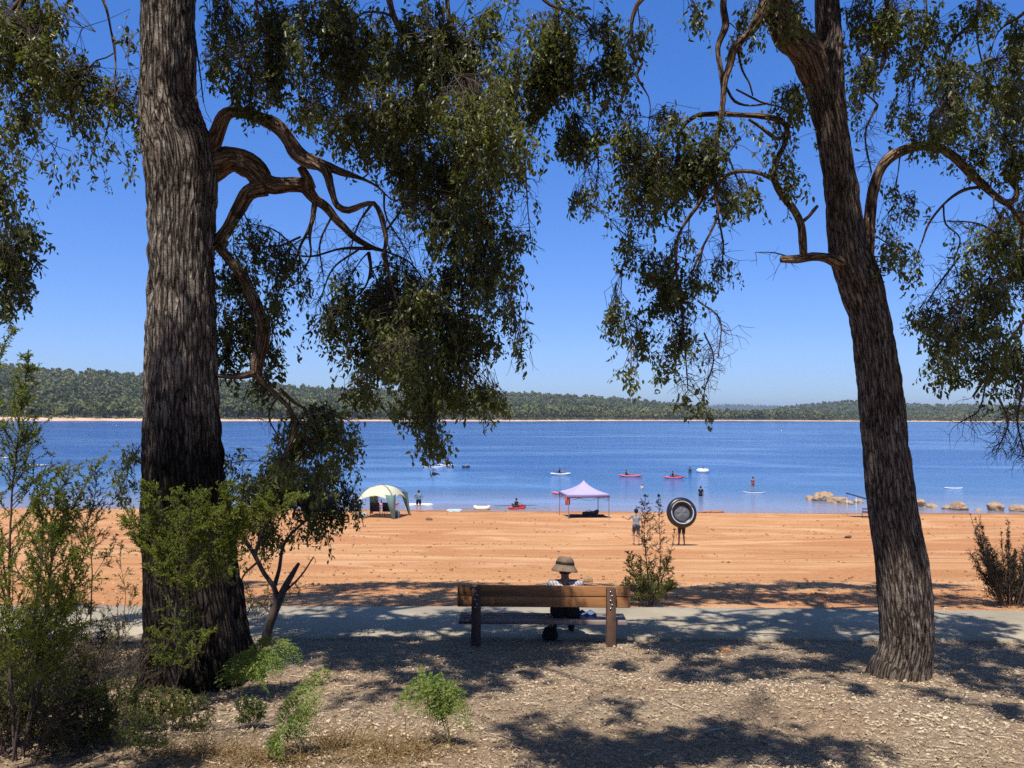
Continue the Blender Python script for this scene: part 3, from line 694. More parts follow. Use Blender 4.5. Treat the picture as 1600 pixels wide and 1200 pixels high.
BL2 = [(360, 45, 45, 55), (375, 105, 45, 40, .9), (430, 50, 65, 55), (425, 115, 45, 40, .9), (395, 150, 35, 20, .7), (520, 60, 80, 70), (600, 90, 80, 70), (700, 70, 90, 80, 1.1), (780, 60, 60, 70), (500, 140, 60, 40, .9), (480, 175, 30, 25, .6), (560, 200, 60, 50),
       (640, 180, 90, 70, 1.1), (740, 180, 80, 80, 1.1), (800, 150, 50, 60), (620, 250, 60, 35), (580, 255, 30, 20, .6), (690, 280, 80, 55, 1.1), (760, 260, 60, 50), (700, 345, 60, 45), (760, 350, 60, 55), (805, 385, 28, 45, .9), (740, 420, 60, 40), (700, 440, 45, 40),
       (820, 230, 30, 40, .5), (650, 300, 40, 30, .7)]
BL3 = [(525, 490, 45, 40), (545, 440, 30, 30, .5), (600, 470, 60, 55, 1.1), (660, 490, 85, 65, 1.2), (725, 520, 55, 50, 1.1), (580, 555, 55, 38), (640, 565, 60, 50, 1.1), (700, 580, 45, 40), (745, 618, 42, 28), (660, 630, 40, 38), (680, 680, 32, 20), (770, 600, 18, 18, .6),
       (812, 520, 14, 32, .5), (790, 475, 40, 30, .5), (770, 440, 40, 30, .6), (620, 420, 40, 30, .5), (560, 600, 40, 20, .7)]
BL4 = [(355, 400, 22, 35, .6), (395, 370, 40, 28, .6), (440, 400, 36, 36, .7), (370, 450, 30, 50, 1), (380, 505, 40, 50, 1), (352, 555, 18, 36, .8), (425, 540, 28, 40, .8), (430, 470, 34, 28, .7), (470, 440, 25, 30, .4), (380, 350, 30, 20, .3), (345, 480, 14, 50, .8), (400, 590, 30, 25, .7)]
BL5 = [(455, 665, 40, 32, .8), (500, 660, 40, 40, 1.4), (535, 690, 32, 35, 1.4), (490, 715, 55, 36, 1.3), (440, 720, 30, 20, .6), (550, 660, 20, 20, .5)]
rb = np.random.default_rng(3)
blobs(TL, BL1, DL - .3, .7, rb, 1.25); blobs(TL, BL2, DL + .1, 1.0, rb, 1.12); blobs(TL, BL3, DL, .7, rb, 1.4); blobs(TL, BL4, DL + .3, .4, rb, 1.2); blobs(TL, BL5, DL + .3, .4, rb, 1.2)
for pts, n in (([(600, 300, 4), (604, 340, 3), (640, 400, 2), (650, 440, 1.5)], 40), ([(640, 270, 4), (650, 330, 3), (680, 390, 2)], 26), ([(470, 370, 4), (430, 385, 3), (380, 380, 2)], 22), ([(560, 390, 4), (520, 420, 3), (500, 470, 2)], 24),
               ([(440, 610, 4), (420, 650, 3), (440, 690, 2)], 14), ([(820, 250, 3), (825, 330, 2), (830, 380, 1.5)], 16), ([(780, 420, 3), (800, 480, 2), (815, 540, 1.5)], 18), ([(305, 60, 3), (312, 110, 2.4), (318, 160, 2)], 8), ([(580, 320, 5), (560, 350, 3), (545, 400, 2)], 24), ([(604, 360, 4), (625, 330, 3), (640, 300, 2)], 30), ([(602, 392, 5), (608, 440, 4), (600, 500, 3)], 34), ([(600, 392, 4), (640, 410, 3), (670, 450, 2)], 26), ([(520, 335, 4), (500, 380, 3), (505, 430, 2)], 20), ([(470, 395, 3), (430, 360, 2.5), (395, 350, 2)], 22), ([(455, 640, 4), (480, 690, 3), (470, 740, 2)], 18)):
    TL.bare(pts, DL - .1 + .5 * rb.random(), n)

# ---- leaning tree with the forked trunk
bR = G(1405, 1058); DR = bR[1]
tr = thing('gum_tree', 'leaning forked gum tree with smooth hooked side limbs, standing bare on the leaf litter', 'tree', bR)
edgesR = [(1058, 1360, 1450), (1035, 1370, 1452), (1000, 1376, 1457), (950, 1374, 1456), (900, 1370, 1451), (850, 1365, 1442), (800, 1358, 1432), (700, 1348, 1418), (600, 1340, 1408), (500, 1328, 1391), (440, 1308, 1378), (400, 1296, 1362),
          (350, 1292, 1350), (300, 1288, 1342), (250, 1281, 1334), (200, 1273, 1326), (150, 1262, 1320), (125, 1258, 1318)]
pR = at(1290, 100, DR)
aboveR = [(*at(1295, 60, DR + .05), 22 / FPX * DR), (*at(1291, 0, DR + .1), 20 / FPX * DR), (*at(1288, -120, DR + .2), .13), (pR[0] + .1, DR + .1, pR[2] + 4.0, .10), (pR[0] - .2, DR - .2, pR[2] + 6.5, .06)]
big_trunk(tr, edgesR, DR, M_BARKR, 8.1, 17, 0.018, .8, aboveR, nseg=112, step=0.025, lumps=0.13)
TR = Tree(tr, M_LIMB, 33)
d = DR
wl(TR, [pw(1300, 185, d + .02, .15), pw(1284, 140, d, .165), pw(1268, 100, d - .05, .172), pw(1244, 62, d - .1, .165), pw(1222, 25, d - .1, .145), pw(1208, -15, d - .12, .135), pw(1190, -90, d - .2, .12), pw(1150, -200, d - .3, .10), (1.9, d - .6, H + 6.5, .07), (1.2, d - 1, H + 8.5, .04)], 24)
TR.px([(1340, 425, 30), (1310, 412, 22), (1292, 404, 17), (1270, 402, 15), (1246, 405, 14), (1221, 405, 12)], d - .05, d - .25)
TR.px([(1256, 402, 15), (1255, 376, 14), (1250, 346, 13), (1226, 311, 13), (1213, 286, 12), (1208, 276, 12), (1214, 250, 11), (1225, 228, 10), (1230, 205, 10), (1221, 190, 9), (1190, 182, 9), (1150, 179, 9), (1110, 178, 8), (1086, 182, 7), (1066, 200, 6), (1060, 225, 5), (1056, 262, 4), (1040, 290, 3)], d - .2, d - .1)
TR.px([(1209, 280, 9), (1182, 269, 7), (1150, 268, 8), (1126, 282, 8), (1118, 305, 7), (1122, 330, 6), (1112, 360, 5), (1096, 390, 4), (1080, 430, 3)], d - .2, d - .4)
TR.px([(1252, 348, 8), (1264, 338, 6), (1272, 328, 6), (1278, 321, 5)], d - .2, d - .2)
TR.px([(1228, 208, 7), (1215, 218, 7), (1190, 200, 7), (1170, 186, 6)], d - .15, d - .2)
TR.px([(1230, 205, 7), (1236, 182, 5), (1220, 168, 4), (1190, 160, 4), (1150, 140, 4)], d - .1, d + .1)
TR.px([(1206, 0, 30), (1194, 20, 26), (1180, 38, 18), (1166, 56, 14), (1150, 74, 14), (1142, 100, 12), (1132, 132, 12), (1128, 175, 10), (1120, 222, 8), (1112, 272, 7), (1092, 318, 6), (1064, 360, 6), (1056, 400, 5), (1058, 440, 4)], d - .1, d - .35)
TR.px([(1136, -60, 14), (1130, 0, 12), (1134, 40, 12), (1122, 75, 10), (1127, 110, 10), (1131, 138, 9)], d + .1, d - .1)
TR.px([(1152, 72, 5), (1160, 110, 4), (1170, 128, 4), (1176, 150, 3)], d - .1, d, 8)
TR.px([(1134, 135, 6), (1148, 158, 5), (1172, 165, 4), (1200, 162, 4)], d - .1, d + .1, 8)
TR.px([(1352, 440, 26), (1357, 400, 20), (1357, 360, 19), (1359, 322, 18), (1366, 286, 18), (1384, 252, 17), (1414, 233, 16), (1458, 228, 15), (1490, 244, 14), (1520, 274, 14), (1546, 300, 13), (1570, 318, 12), (1586, 312, 10), (1588, 296, 9), (1576, 280, 8), (1592, 266, 7), (1630, 255, 6)], d + .02, d + .1)
TR.px([(1572, 318, 10), (1588, 335, 9), (1606, 362, 8), (1640, 420, 6)], d + .1, d, 8)
TR.px([(1535, 292, 7), (1504, 298, 6), (1476, 318, 5), (1452, 348, 4), (1440, 380, 3)], d + .1, d + .4, 8)
TR.px([(1474, 320, 4), (1478, 350, 3), (1500, 372, 3), (1490, 410, 2.4)], d + .25, d + .5, 8)
TR.px([(1600, 350, 8), (1585, 420, 6), (1540, 450, 5), (1500, 470, 4), (1480, 490, 3)], d + .1, d + .2, 8)
TR.px([(1620, 380, 8), (1610, 480, 7), (1570, 540, 5), (1540, 590, 4), (1520, 620, 3)], d + .2, d + .3, 8)
uR = at(1288, -120, DR + .2)
wl(TR, [(*uR, .1), (uR[0] + .6, DR, uR[2] + .7, .06), pw(1378, -70, DR, .035), pw(1385, 0, DR, .03), pw(1384, 60, DR, .022), pw(1380, 100, DR, .017), pw(1371, 118, DR, .013), pw(1350, 130, DR, .012), pw(1352, 146, DR, .011), pw(1372, 164, DR, .010), pw(1357, 190, DR, .008), pw(1352, 225, DR, .006), pw(1360, 260, DR, .003)], 8)
wl(TR, [(uR[0] + .6, DR, uR[2] + .7, .07), (uR[0] + 1.5, DR + .2, uR[2] + .9, .055), pw(1535, -60, DR + .2, .034), pw(1530, 0, DR + .2, .028), pw(1524, 30, DR + .2, .024), pw(1492, 60, DR + .2, .016), pw(1476, 92, DR + .2, .012), pw(1475, 135, DR + .2, .008), pw(1440, 175, DR + .2, .004)], 8)
wl(TR, [pw(1528, 12, DR + .2, .02), pw(1527, 60, DR + .2, .012), pw(1540, 120, DR + .1, .009), pw(1560, 190, DR, .006)], 8)
wl(TR, [(uR[0] + 1.5, DR + .2, uR[2] + .9, .05), pw(1640, -40, DR, .03), pw(1600, 20, DR, .018), pw(1560, 50, DR, .010), pw(1540, 110, DR, .006)], 8)
wl(TR, [pw(1640, -40, DR, .03), pw(1650, 120, DR, .022), pw(1640, 240, DR, .015), pw(1600, 330, DR + .1, .010)], 8)
wl(TR, [pw(1378, -70, DR, .03), pw(1440, -20, DR + .4, .016), pw(1448, 50, DR + .4, .010), pw(1438, 100, DR + .4, .007)], 8)
# limb reaching left across the top
wl(TR, [pw(1150, -200, DR - .3, .09), pw(1070, -90, DR - .3, .05), pw(1010, -8, DR - .2, .032), pw(996, 8, DR - .2, .024), pw(986, 40, DR - .2, .02), pw(992, 80, DR - .2, .016), pw(1002, 100, DR - .2, .015), pw(994, 118, DR - .2, .014), pw(1008, 142, DR - .2, .010), pw(1016, 165, DR - .2, .006), pw(1010, 220, DR - .2, .004)], 8)
wl(TR, [pw(1070, -90, DR - .3, .05), pw(930, -120, DR - .2, .04), pw(840, -40, DR - .1, .03), pw(850, 0, DR - .1, .022), pw(885, 18, DR - .1, .018), pw(912, 30, DR - .1, .014), pw(925, 42, DR - .1, .010), pw(950, 58, DR - .1, .006)], 8)
wl(TR, [pw(868, 10, DR - .1, .014), pw(876, 50, DR, .010), pw(890, 100, DR, .007), pw(896, 160, DR, .004)], 8)
BR1 = [(870, 45, 55, 55, .9), (925, 60, 50, 45, .9), (880, 125, 65, 60), (950, 120, 45, 55), (900, 190, 55, 38), (845, 185, 38, 40, .8), (985, 70, 22, 22, .7), (1000, 45, 18, 14, .6), (975, 190, 40, 30, .8), (850, 95, 40, 40, .8),
       (925, 300, 45, 30, .25), (902, 308, 18, 16, .8), (930, 325, 12, 10, .6)]
BR2 = [(1050, 200, 35, 38, .8), (1010, 225, 45, 40, .9), (1015, 285, 55, 50), (1065, 280, 50, 55), (1100, 240, 38, 48, .8), (1150, 225, 38, 35, .55), (1120, 300, 45, 26, .8), (1170, 300, 30, 22, .7), (1240, 150, 32, 36, .9), (1225, 225, 28, 30, .5), (1235, 280, 22, 20, .7), (1190, 255, 20, 25, .4),
       (985, 372, 22, 24, .7), (1005, 400, 32, 22, .8), (1035, 425, 35, 35, .9), (1085, 430, 35, 24, .8), (1130, 412, 26, 16, .8), (960, 482, 28, 24), (995, 515, 35, 24, .9), (1040, 470, 35, 35, 1.0), (1062, 525, 32, 36, .8), (985, 575, 16, 14), (1032, 565, 18, 12, .9), (1078, 612, 20, 14, .9), (1096, 630, 10, 8, 1), (1075, 380, 30, 30, .4),
       (1090, 15, 28, 16, .7), (1160, 58, 20, 26, .5), (1180, 20, 30, 26, .7), (1240, 20, 26, 34, .7), (1130, 190, 30, 25, .4)]
BR3 = [(1340, 25, 30, 36), (1372, 60, 36, 36), (1352, 108, 22, 24, .9), (1400, 25, 36, 34, .9), (1450, 45, 45, 36, .9), (1418, 105, 18, 36, .7), (1420, 165, 36, 36), (1490, 120, 45, 42, 1.0), (1560, 100, 36, 50), (1565, 170, 46, 50, 1.1), (1485, 185, 46, 34, 1.1), (1582, 240, 36, 36, 1), (1535, 225, 36, 26, .9), (1550, 18, 50, 26, .7), (1592, 60, 26, 36, .9), (1335, 150, 20, 16, .6), (1340, 110, 20, 20, .6), (1450, 200, 30, 24, .8), (1340, 175, 16, 20, .4),
       (1395, 300, 24, 18, .6), (1388, 358, 20, 20, .7), (1422, 320, 24, 26, .6), (1402, 395, 26, 26, .9), (1430, 418, 14, 12, .8), (1590, 335, 26, 26, .9), (1560, 360, 36, 34, .9), (1590, 405, 36, 45), (1530, 395, 36, 36, .6), (1500, 445, 36, 26, .6),
       (1450, 485, 32, 26), (1500, 500, 38, 36, 1.1), (1555, 480, 45, 45, 1.1), (1470, 530, 36, 20, .9), (1520, 560, 46, 34, 1.0), (1580, 560, 36, 45, 1), (1540, 605, 26, 16, .8), (1592, 620, 18, 18, .8), (1460, 575, 24, 10, .6)]
blobs(TR, BR1, DR - .1, .6, rb, 1.3); blobs(TR, BR2, DR - .2, .5, rb, 1.25); blobs(TR, BR3, DR + .2, .7, rb, 1.3)
for pts, n in (([(1060, 440, 4), (1068, 520, 3), (1075, 610, 2)], 60), ([(1100, 520, 3), (1115, 560, 2.5), (1100, 610, 2)], 36), ([(1090, 470, 3), (1125, 500, 2.5), (1122, 560, 2)], 30), ([(930, 220, 3), (935, 260, 2.4), (930, 300, 2)], 26), ([(1000, 260, 4), (990, 300, 3), (1000, 350, 2)], 24),
               ([(1370, 165, 4), (1352, 210, 3), (1362, 270, 2)], 34), ([(1560, 620, 4), (1575, 660, 3), (1560, 700, 2)], 46), ([(1600, 600, 4), (1590, 660, 3), (1605, 720, 2)], 46), ([(1540, 600, 3), (1530, 640, 2.4), (1500, 660, 2)], 24), ([(1500, 400, 4), (1470, 440, 3), (1450, 470, 2)], 30),
               ([(1240, 404, 3), (1210, 395, 2), (1180, 394, 1.2)], 6), ([(1120, 330, 4), (1130, 380, 3), (1128, 410, 2)], 22), ([(1140, 250, 3), (1160, 300, 2.4)], 14), ([(1580, 380, 4), (1530, 350, 3), (1480, 345, 2)], 30)):
    TR.bare(pts, DR - .1 + .5 * rb.random(), n, 0.3)

# ---- the rest of both crowns, overhead and out of the frame: it throws the dappled shade
LIT = [(at(285, 830, 7.4), .75), (at(330, 800, 7.4), .5), (at(30, 750, 5.6), .6), (at(100, 800, 6), .5), (at(255, 300, DL - .3), .3), (at(255, 430, DL - .3), .3), (at(260, 180, DL - .3), .3), (at(275, 1020, 7.2), .4),
       (at(1408, 900, DR - .3), .3), (at(1400, 970, DR - .3), .25), (at(670, 1100, 6.6), .35), (at(480, 1100, 6.3), .35), (at(885, 890, 10.5), .35), (at(960, 940, 10.3), .25), (at(660, 1175, 5.6), .5), (G(1400, 1115), .55), (G(1320, 1110), .4), (G(930, 1075), .4), (G(1060, 1095), .3)]
def lit_blocked(C, r, kq=1):
    for P, q in LIT:
        v = C - P; t = v @ S
        if t > 0.5 and np.linalg.norm(v - t * S) < kq * (q + r * .85): return True
    return False
def shade(tree, px_, py_, r, h, k=1.0, P=None):
    P_is_patch = P is None; P = G(px_, py_) if P is None else np.array(P)
    t = h / S[2]; C = P + S * t
    # keep clear of the view cone
    q = C - CAM
    for _ in range(30):
        x, y = proj(C) if q @ _f > 0.2 else (0, -9e9)
        if y < -40 - r * 110: break
        t += 0.35; C = P + S * t; q = C - CAM
    if lit_blocked(C, r, 1 if P_is_patch else .55): return
    nt = int(k * 150 * r * r)
    tree.spray(C, (r, r, r * .55), max(4, nt), leafL=0.13, leafW=.45, per=14, gap=0.47)
# main boughs overhead
for dx, dy, dz in ((1.6, -2.5, 3.4), (-2.2, -1.5, 3.2), (2.6, .8, 3.6), (-.8, -4.5, 3.8), (2.8, -5.2, 3.5), (.5, 2.2, 4.5), (-3.2, -4.2, 3.0)):
    a = np.array([topL[0], DL - .1, zt + 1.2 + .3 * dz])
    wl(TL, [(*a, .08), (*(a + np.array([dx, dy, dz * .7]) * .45), .055), (*(a + np.array([dx, dy, dz * .6])), .02)], 8)
for dx, dy, dz in ((1.4, -2.5, 3.2), (-2.4, -1.5, 3.2), (2.8, -.2, 3.2), (-.8, -4.5, 3.8), (3.0, -4.6, 3.0), (-.4, 2.2, 4.2), (-3.4, -4.0, 3.0)):
    a = np.array([pR[0], DR, pR[2] + 2.4 + .3 * dz])
    wl(TR, [(*a, .08), (*(a + np.array([dx, dy, dz * .7]) * .45), .055), (*(a + np.array([dx, dy, dz * .6])), .02)], 8)
rs = np.random.default_rng(77)
SH = [ # ground px, radius m, height m
  (560, 1030, .55, 10), (640, 985, .6, 10), (720, 1012, .55, 10), (690, 1075, .45, 10), (560, 950, .5, 10), (460, 965, .45, 10), (770, 1100, .35, 10), (870, 1100, .35, 10), (520, 1110, .4, 10),
  (800, 1000, .35, 10), (900, 1010, .35, 10), (1000, 1008, .5, 10), (1080, 1000, .5, 10), (1130, 1045, .55, 10), (1230, 1040, .6, 10), (1200, 985, .5, 10), (1280, 975, .6, 10), (1260, 1085, .4, 10), (1330, 1040, .5, 10),
  (1100, 1120, .42, 10), (1170, 1150, .42, 10), (1250, 1168, .4, 10), (1050, 1180, .35, 10), (1010, 1150, .3, 10), (1000, 1195, .4, 10), (1490, 1040, .65, 10), (1560, 1020, .6, 10), (1590, 1070, .5, 10), (1510, 1150, .4, 10), (1580, 1160, .4, 10), (1640, 1040, .6, 10), (1500, 985, .5, 10),
  (60, 1120, .9, 9), (150, 1060, .7, 9), (120, 1180, .7, 9), (220, 1180, .5, 9), (60, 1000, .7, 9), (200, 1010, .5, 9), (330, 1120, .45, 9), (-60, 1080, .9, 9), (400, 1050, .5, 9), (470, 1050, .3, 9),
  (340, 965, .5, 10), (240, 960, .4, 10), (100, 950, .5, 10), (860, 1150, .22, 10), (730, 1180, .22, 10), (640, 1040, .4, 10), (790, 1045, .35, 10), (600, 1075, .3, 10), (700, 1130, .25, 10), (930, 1180, .35, 10), (1090, 1060, .3, 10), (820, 1120, .25, 10), (-20, 1180, .9, 9), (40, 1100, .8, 8), (130, 1150, .6, 8), (180, 1080, .5, 8), (90, 1040, .5, 8), (20, 1050, .7, 9), (150, 1120, .6, 9), (250, 1060, .5, 9)]
for k, (a, b, r, h) in enumerate(SH):
    shade(TL if a < 880 else TR, a, b, r * 1.12, h - 1.0 + 2.0 * rs.random(), 1.1)
for a in np.arange(380, 1560, 52):             # shade along the top of the beach
    if 1520 < a: continue
    for b in (916, 934):
        if rs.random() < .9: shade(TL if a < 850 else TR, a + rs.uniform(-15, 15), b + rs.uniform(-4, 4), .62 + .25 * rs.random(), 9.5 + 1.5 * rs.random(), 1.0)
for a in np.arange(420, 1600, 75):             # dapples on the path
    if rs.random() < .55: shade(TL if a < 850 else TR, a + rs.uniform(-20, 20), rs.uniform(955, 990), .36 + .2 * rs.random(), 9 + 2 * rs.random(), 1.0)
for k in range(70):                            # small broken dapples
    a, b = rs.uniform(420, 1620), rs.uniform(1005, 1195); shade(TL if a < 880 else TR, a, b, rs.uniform(.14, .30), rs.uniform(8, 11), 1.0)
# shade on the trunks and bench
for (a, b, dd, r, h) in ((300, 40, DL, .45, 5), (290, 660, DL, .5, 8), (290, 760, DL, .55, 8), (300, 860, DL, .6, 8), (300, 960, DL, .55, 8), (322, 420, DL, .14, 7), (310, 520, DL, .25, 8), (300, 1040, DL, .5, 8),
                         (1300, 260, DR, .5, 6), (1320, 380, DR, .5, 7), (1360, 520, DR, .5, 8), (1378, 620, DR, .5, 8), (1385, 720, DR, .5, 8), (1260, 90, DR, .35, 5),
                         (400, 200, DL, .4, 6), (380, 300, DL, .35, 6), (440, 270, DL, .3, 6), (1450, 240, DR, .4, 6), (770, 930, 10.3, .3, 9)):
    shade(TL if a < 800 else TR, 0, 0, r, h, 1.15, P=at(a, b, dd - .3))
# unseen outer canopy, added behind and beside the viewer to block sky light
for k in range(130):
    x = rs.uniform(-13, 13); yy = rs.uniform(-13, -2.5) if abs(x) < 7.5 else rs.uniform(-12, 6); z = H + rs.uniform(4.5, 10)
    C = np.array([x, yy, z]); q = C - CAM
    if q @ _f > 0.1 and proj(C)[1] > -300: continue
    rr_c = rs.uniform(1.1, 1.8)
    yl = yy + .447 * (z - 5.5)
    if (abs(x) < 9 and yl > 4.0) or lit_blocked(C, rr_c): continue
    (TL if x < 0 else TR).spray(C, (rr_c, rr_c, rr_c * .5), 46, leafL=.34, leafW=.5, per=10, gap=.25)
TL.finish(); TR.finish()
# ------------------------------------------------------------------ shrubs
M_TEA = leaf_mat('tea_tree_leaf', [(0.0, (0.11, 0.135, 0.026)), (0.5, (0.21, 0.245, 0.042)), (0.85, (0.30, 0.33, 0.056)), (1.0, (0.38, 0.35, 0.10))], 0.5, 0.5, 0.3)
M_TEAD = leaf_mat('dull_tea_tree_leaf', [(0.0, (0.08, 0.10, 0.026)), (0.5, (0.14, 0.165, 0.042)), (0.85, (0.19, 0.20, 0.06)), (1.0, (0.25, 0.215, 0.10))], 0.4, 0.55, 0.3)
M_DRYLEAF = leaf_mat('dry_leaf', [(0.0, (0.10, 0.07, 0.04)), (0.6, (0.17, 0.13, 0.07)), (1.0, (0.27, 0.22, 0.12))], 0.25, 0.7, 0.2)
M_FERN = leaf_mat('bracken', [(0.0, (0.11, 0.175, 0.03)), (0.6, (0.19, 0.26, 0.045)), (1.0, (0.27, 0.32, 0.07))], 0.4, 0.5, 0.3)
M_DARKSHRUB = leaf_mat('dark_shrub_leaf', [(0.0, (0.012, 0.015, 0.007)), (0.6, (0.024, 0.028, 0.012)), (1.0, (0.05, 0.048, 0.02))], 0.2, 0.5, 0.3)

class Shrub:
    def __init__(s, name, label, base, seed, cat='shrub', group=None, leafm=None):
        s.root = thing(name, label, cat, base, 0, group); s.rng = np.random.default_rng(seed)
        s.V = []; s.F = []; s.n = 0; s.lv = []; s.lf = []; s.ln = 0; s.cl = []; s.m = leafm or M_TEA; s.seed = seed
    def wood(s, V, F):
        s.V.append(V); s.F.append(np.array(F)); s.F[-1] = s.F[-1] + s.n; s.n += len(V)
    def leaf(s, P, D, L, W, tone):
        V, F = leaves(P, D, L, W, s.rng, 0.15); s.lv.append(V); s.lf.append(F + s.ln); s.ln += len(V); s.cl.append(tone)
    def stem(s, pts, dep, r=0.010, side=0.5, nside=40, leaf=0.018, per=45, bare=0.15, up=0.75, aspect=.3, prof=None, dd=0.0, tip=True, sub=3):
        """pts: px polyline from base to tip (a stem); side shoots of length `side` m near the base, shorter at the tip"""
        rng = s.rng
        Q = np.array([at(p[0], p[1], dep + dd * k / max(1, len(pts) - 1)) for k, p in enumerate(pts)])
        Q = catmull(Q, 0.03); n = len(Q); Q = Q + (np.cumsum(rng.normal(size=(n, 3)), 0) * .0025) * np.linspace(0, 1, n)[:, None]
        R = np.linspace(r, .0018, n); V, F, _ = tube(Q, R, 5, False); s.wood(V, F)
        nside = int(nside * 1.0); t = bare + (1 - bare) * rng.random(nside) ** .9; k = np.minimum((t * (n - 1)).astype(int), n - 1); B = Q[k]
        ax = unit(Q[-1] - Q[0]); dirs = rng.normal(size=(nside, 3)); dirs -= (dirs @ ax)[:, None] * ax; dirs = unit(dirs)
        pf = (1 - t) ** .7 * .85 + .15 if prof is None else np.interp(t, *prof)
        L = side * pf * (0.55 + .7 * rng.random(nside))
        D = unit(dirs + ax * up + np.array([0, 0, .1]))
        K = 6; T = [B]; v = D
        for q in range(K - 1):
            v = unit(v + rng.normal(size=v.shape) * .16 + np.array([0, 0, .05])); T.append(T[-1] + v * (L / (K - 1))[:, None])
        T = np.stack(T, 1); rr_ = np.linspace(1, .35, K)[None] * np.minimum(.0035, r * .5); V, F = batch_tubes(T, np.broadcast_to(rr_, (nside, K)), 3); s.wood(V, F)
        shoots = [T]; lens = [L]
        if sub:                                      # shorter shoots on the side shoots
            kk = np.repeat(np.arange(nside), sub); tt = .25 + .7 * rng.random(len(kk)); ii = np.minimum((tt * (K - 1)).astype(int), K - 2); fr = (tt * (K - 1) - ii)[:, None]
            b = T[kk, ii] * (1 - fr) + T[kk, ii + 1] * fr; dv = unit(T[kk, ii + 1] - T[kk, ii]); l2 = L[kk] * .45 * (0.5 + rng.random(len(kk)))
            v = unit(dv * .9 + rng.normal(size=dv.shape) * .55 + np.array([0, 0, .15])); T2 = [b]
            for q in range(3): v = unit(v + rng.normal(size=v.shape) * .15); T2.append(T2[-1] + v * (l2 / 3)[:, None])
            T2 = np.stack(T2, 1); V, F = batch_tubes(T2, np.broadcast_to(np.array([.0016, .0014, .0011, .0008]), (len(kk), 4)), 3); s.wood(V, F); shoots.append(T2); lens.append(l2)
        if tip:
            m = max(4, n // 3); idx = np.linspace(n - m, n - 1, 6).astype(int); shoots.append(Q[idx][None]); lens.append(np.array([m * .03]))
        for T, L in zip(shoots, lens):
            m, K = T.shape[:2]; cnt = np.maximum(2, (1.15 * per * L / .3).astype(int)); tot = int(cnt.sum())
            w = np.repeat(np.arange(m), cnt); u = .12 + .88 * rng.random(tot); i = np.minimum((u * (K - 1)).astype(int), K - 2); fr = (u * (K - 1) - i)[:, None]
            P = T[w, i] * (1 - fr) + T[w, i + 1] * fr; dv = unit(T[w, i + 1] - T[w, i])
            ll = leaf * (.6 + .8 * rng.random(tot)); s.leaf(P, unit(dv * .7 + rng.normal(size=P.shape) * .6), ll, ll * aspect, np.clip(vnoise(P * 3 + s.seed) * .9 + rng.normal(0, .1, tot), 0, 1))
        return Q
    def done(s, leafname='foliage', m=None):
        build('stem', np.concatenate(s.V), np.concatenate(s.F), M_TWIG, s.root, True, False)
        if s.lv: leaf_obj(leafname, np.concatenate(s.lv), np.concatenate(s.lf), m or s.m, s.root, 2, s.rng, np.concatenate(s.cl))

# tall shrub at the left edge
b = G(30, 1190); dA = b[1]
a = Shrub('tea_tree_shrub', 'tallest feathery green shrub, at the far left edge, its tip above the far hills', b, 41, 'shrub', 'feathery shrubs round the thick trunk')
a.stem([(24, 1190), (14, 1000), (18, 820), (28, 690), (36, 620), (44, 545)], dA, .014, .46, 120, .020, 52, .12, 1.0, prof=([0, .3, .55, .75, .9, 1], [1, 1, .95, .5, .25, .08]))
a.stem([(10, 1190), (-30, 1000), (-50, 800), (-30, 650), (0, 540), (20, 512)], dA + .1, .012, .45, 80, .020, 52, .15, 1.0, prof=([0, .5, .7, 1], [1, 1, .6, .12]))
a.stem([(40, 1180), (70, 1000), (80, 880), (110, 790), (152, 722)], dA + .25, .010, .36, 75, .020, 50, .25, 1.0)
a.stem([(36, 1180), (60, 1020), (78, 900), (84, 800), (112, 725)], dA + .1, .010, .34, 60, .020, 50, .25, 1.0)
a.stem([(30, 1190), (60, 1080), (90, 980), (120, 900), (140, 840)], dA + .1, .010, .36, 70, .020, 50, .2, .9)
a.stem([(20, 1190), (40, 1050), (60, 940), (70, 830), (66, 745)], dA - .1, .010, .34, 60, .020, 50, .2, 1.0)
a.done()
# wispy brownish shrub behind it
b = G(110, 1035); dB = b[1]
a = Shrub('tea_tree_shrub', 'wispy olive and brown shrub leaning right beside the tallest shrub', b, 42, 'shrub', 'feathery shrubs round the thick trunk', M_TEAD)
for pts, q in (([(104, 1035), (90, 930), (60, 850), (70, 800)], 40), ([(110, 1035), (120, 940), (96, 860), (110, 800)], 40), ([(115, 1035), (100, 960), (40, 900), (20, 850)], 36), ([(100, 1035), (70, 990), (30, 960)], 30)):
    a.stem(pts, dB, .007, .34, q, .018, 34, .25, .8)
a.done()
# thin sapling against the beach
b = G(141, 985); dC = b[1]
a = Shrub('tea_tree_shrub', 'thin green sapling with a bare lower stem against the orange beach', b, 43, 'shrub', 'feathery shrubs round the thick trunk', M_TEAD)
a.stem([(141, 985), (143, 930), (144, 880), (138, 830), (148, 790), (156, 735)], dC, .012, .40, 55, .024, 46, .42, .8, prof=([0, .4, .6, .8, 1], [.9, .9, .9, .55, .2]))
a.stem([(143, 905), (165, 870), (182, 835)], dC, .005, .2, 16, .024, 46, .3, .8)
a.stem([(143, 915), (122, 885), (112, 850), (118, 820)], dC, .005, .2, 16, .024, 46, .3, .8)
a.done()
b = G(190, 985)
a = Shrub('tea_tree_shrub', 'small sparse shrub between the thin sapling and the thick trunk', b, 44, 'shrub', 'feathery shrubs round the thick trunk', M_TEAD)
a.stem([(190, 985), (196, 930), (188, 880), (190, 845)], b[1], .006, .22, 20, .022, 36, .3, .8); a.stem([(190, 985), (205, 945), (214, 910)], b[1], .005, .2, 14, .022, 36, .3, .8); a.stem([(188, 985), (160, 960), (130, 950)], b[1], .005, .2, 14, .022, 36, .2, .8)
a.done()
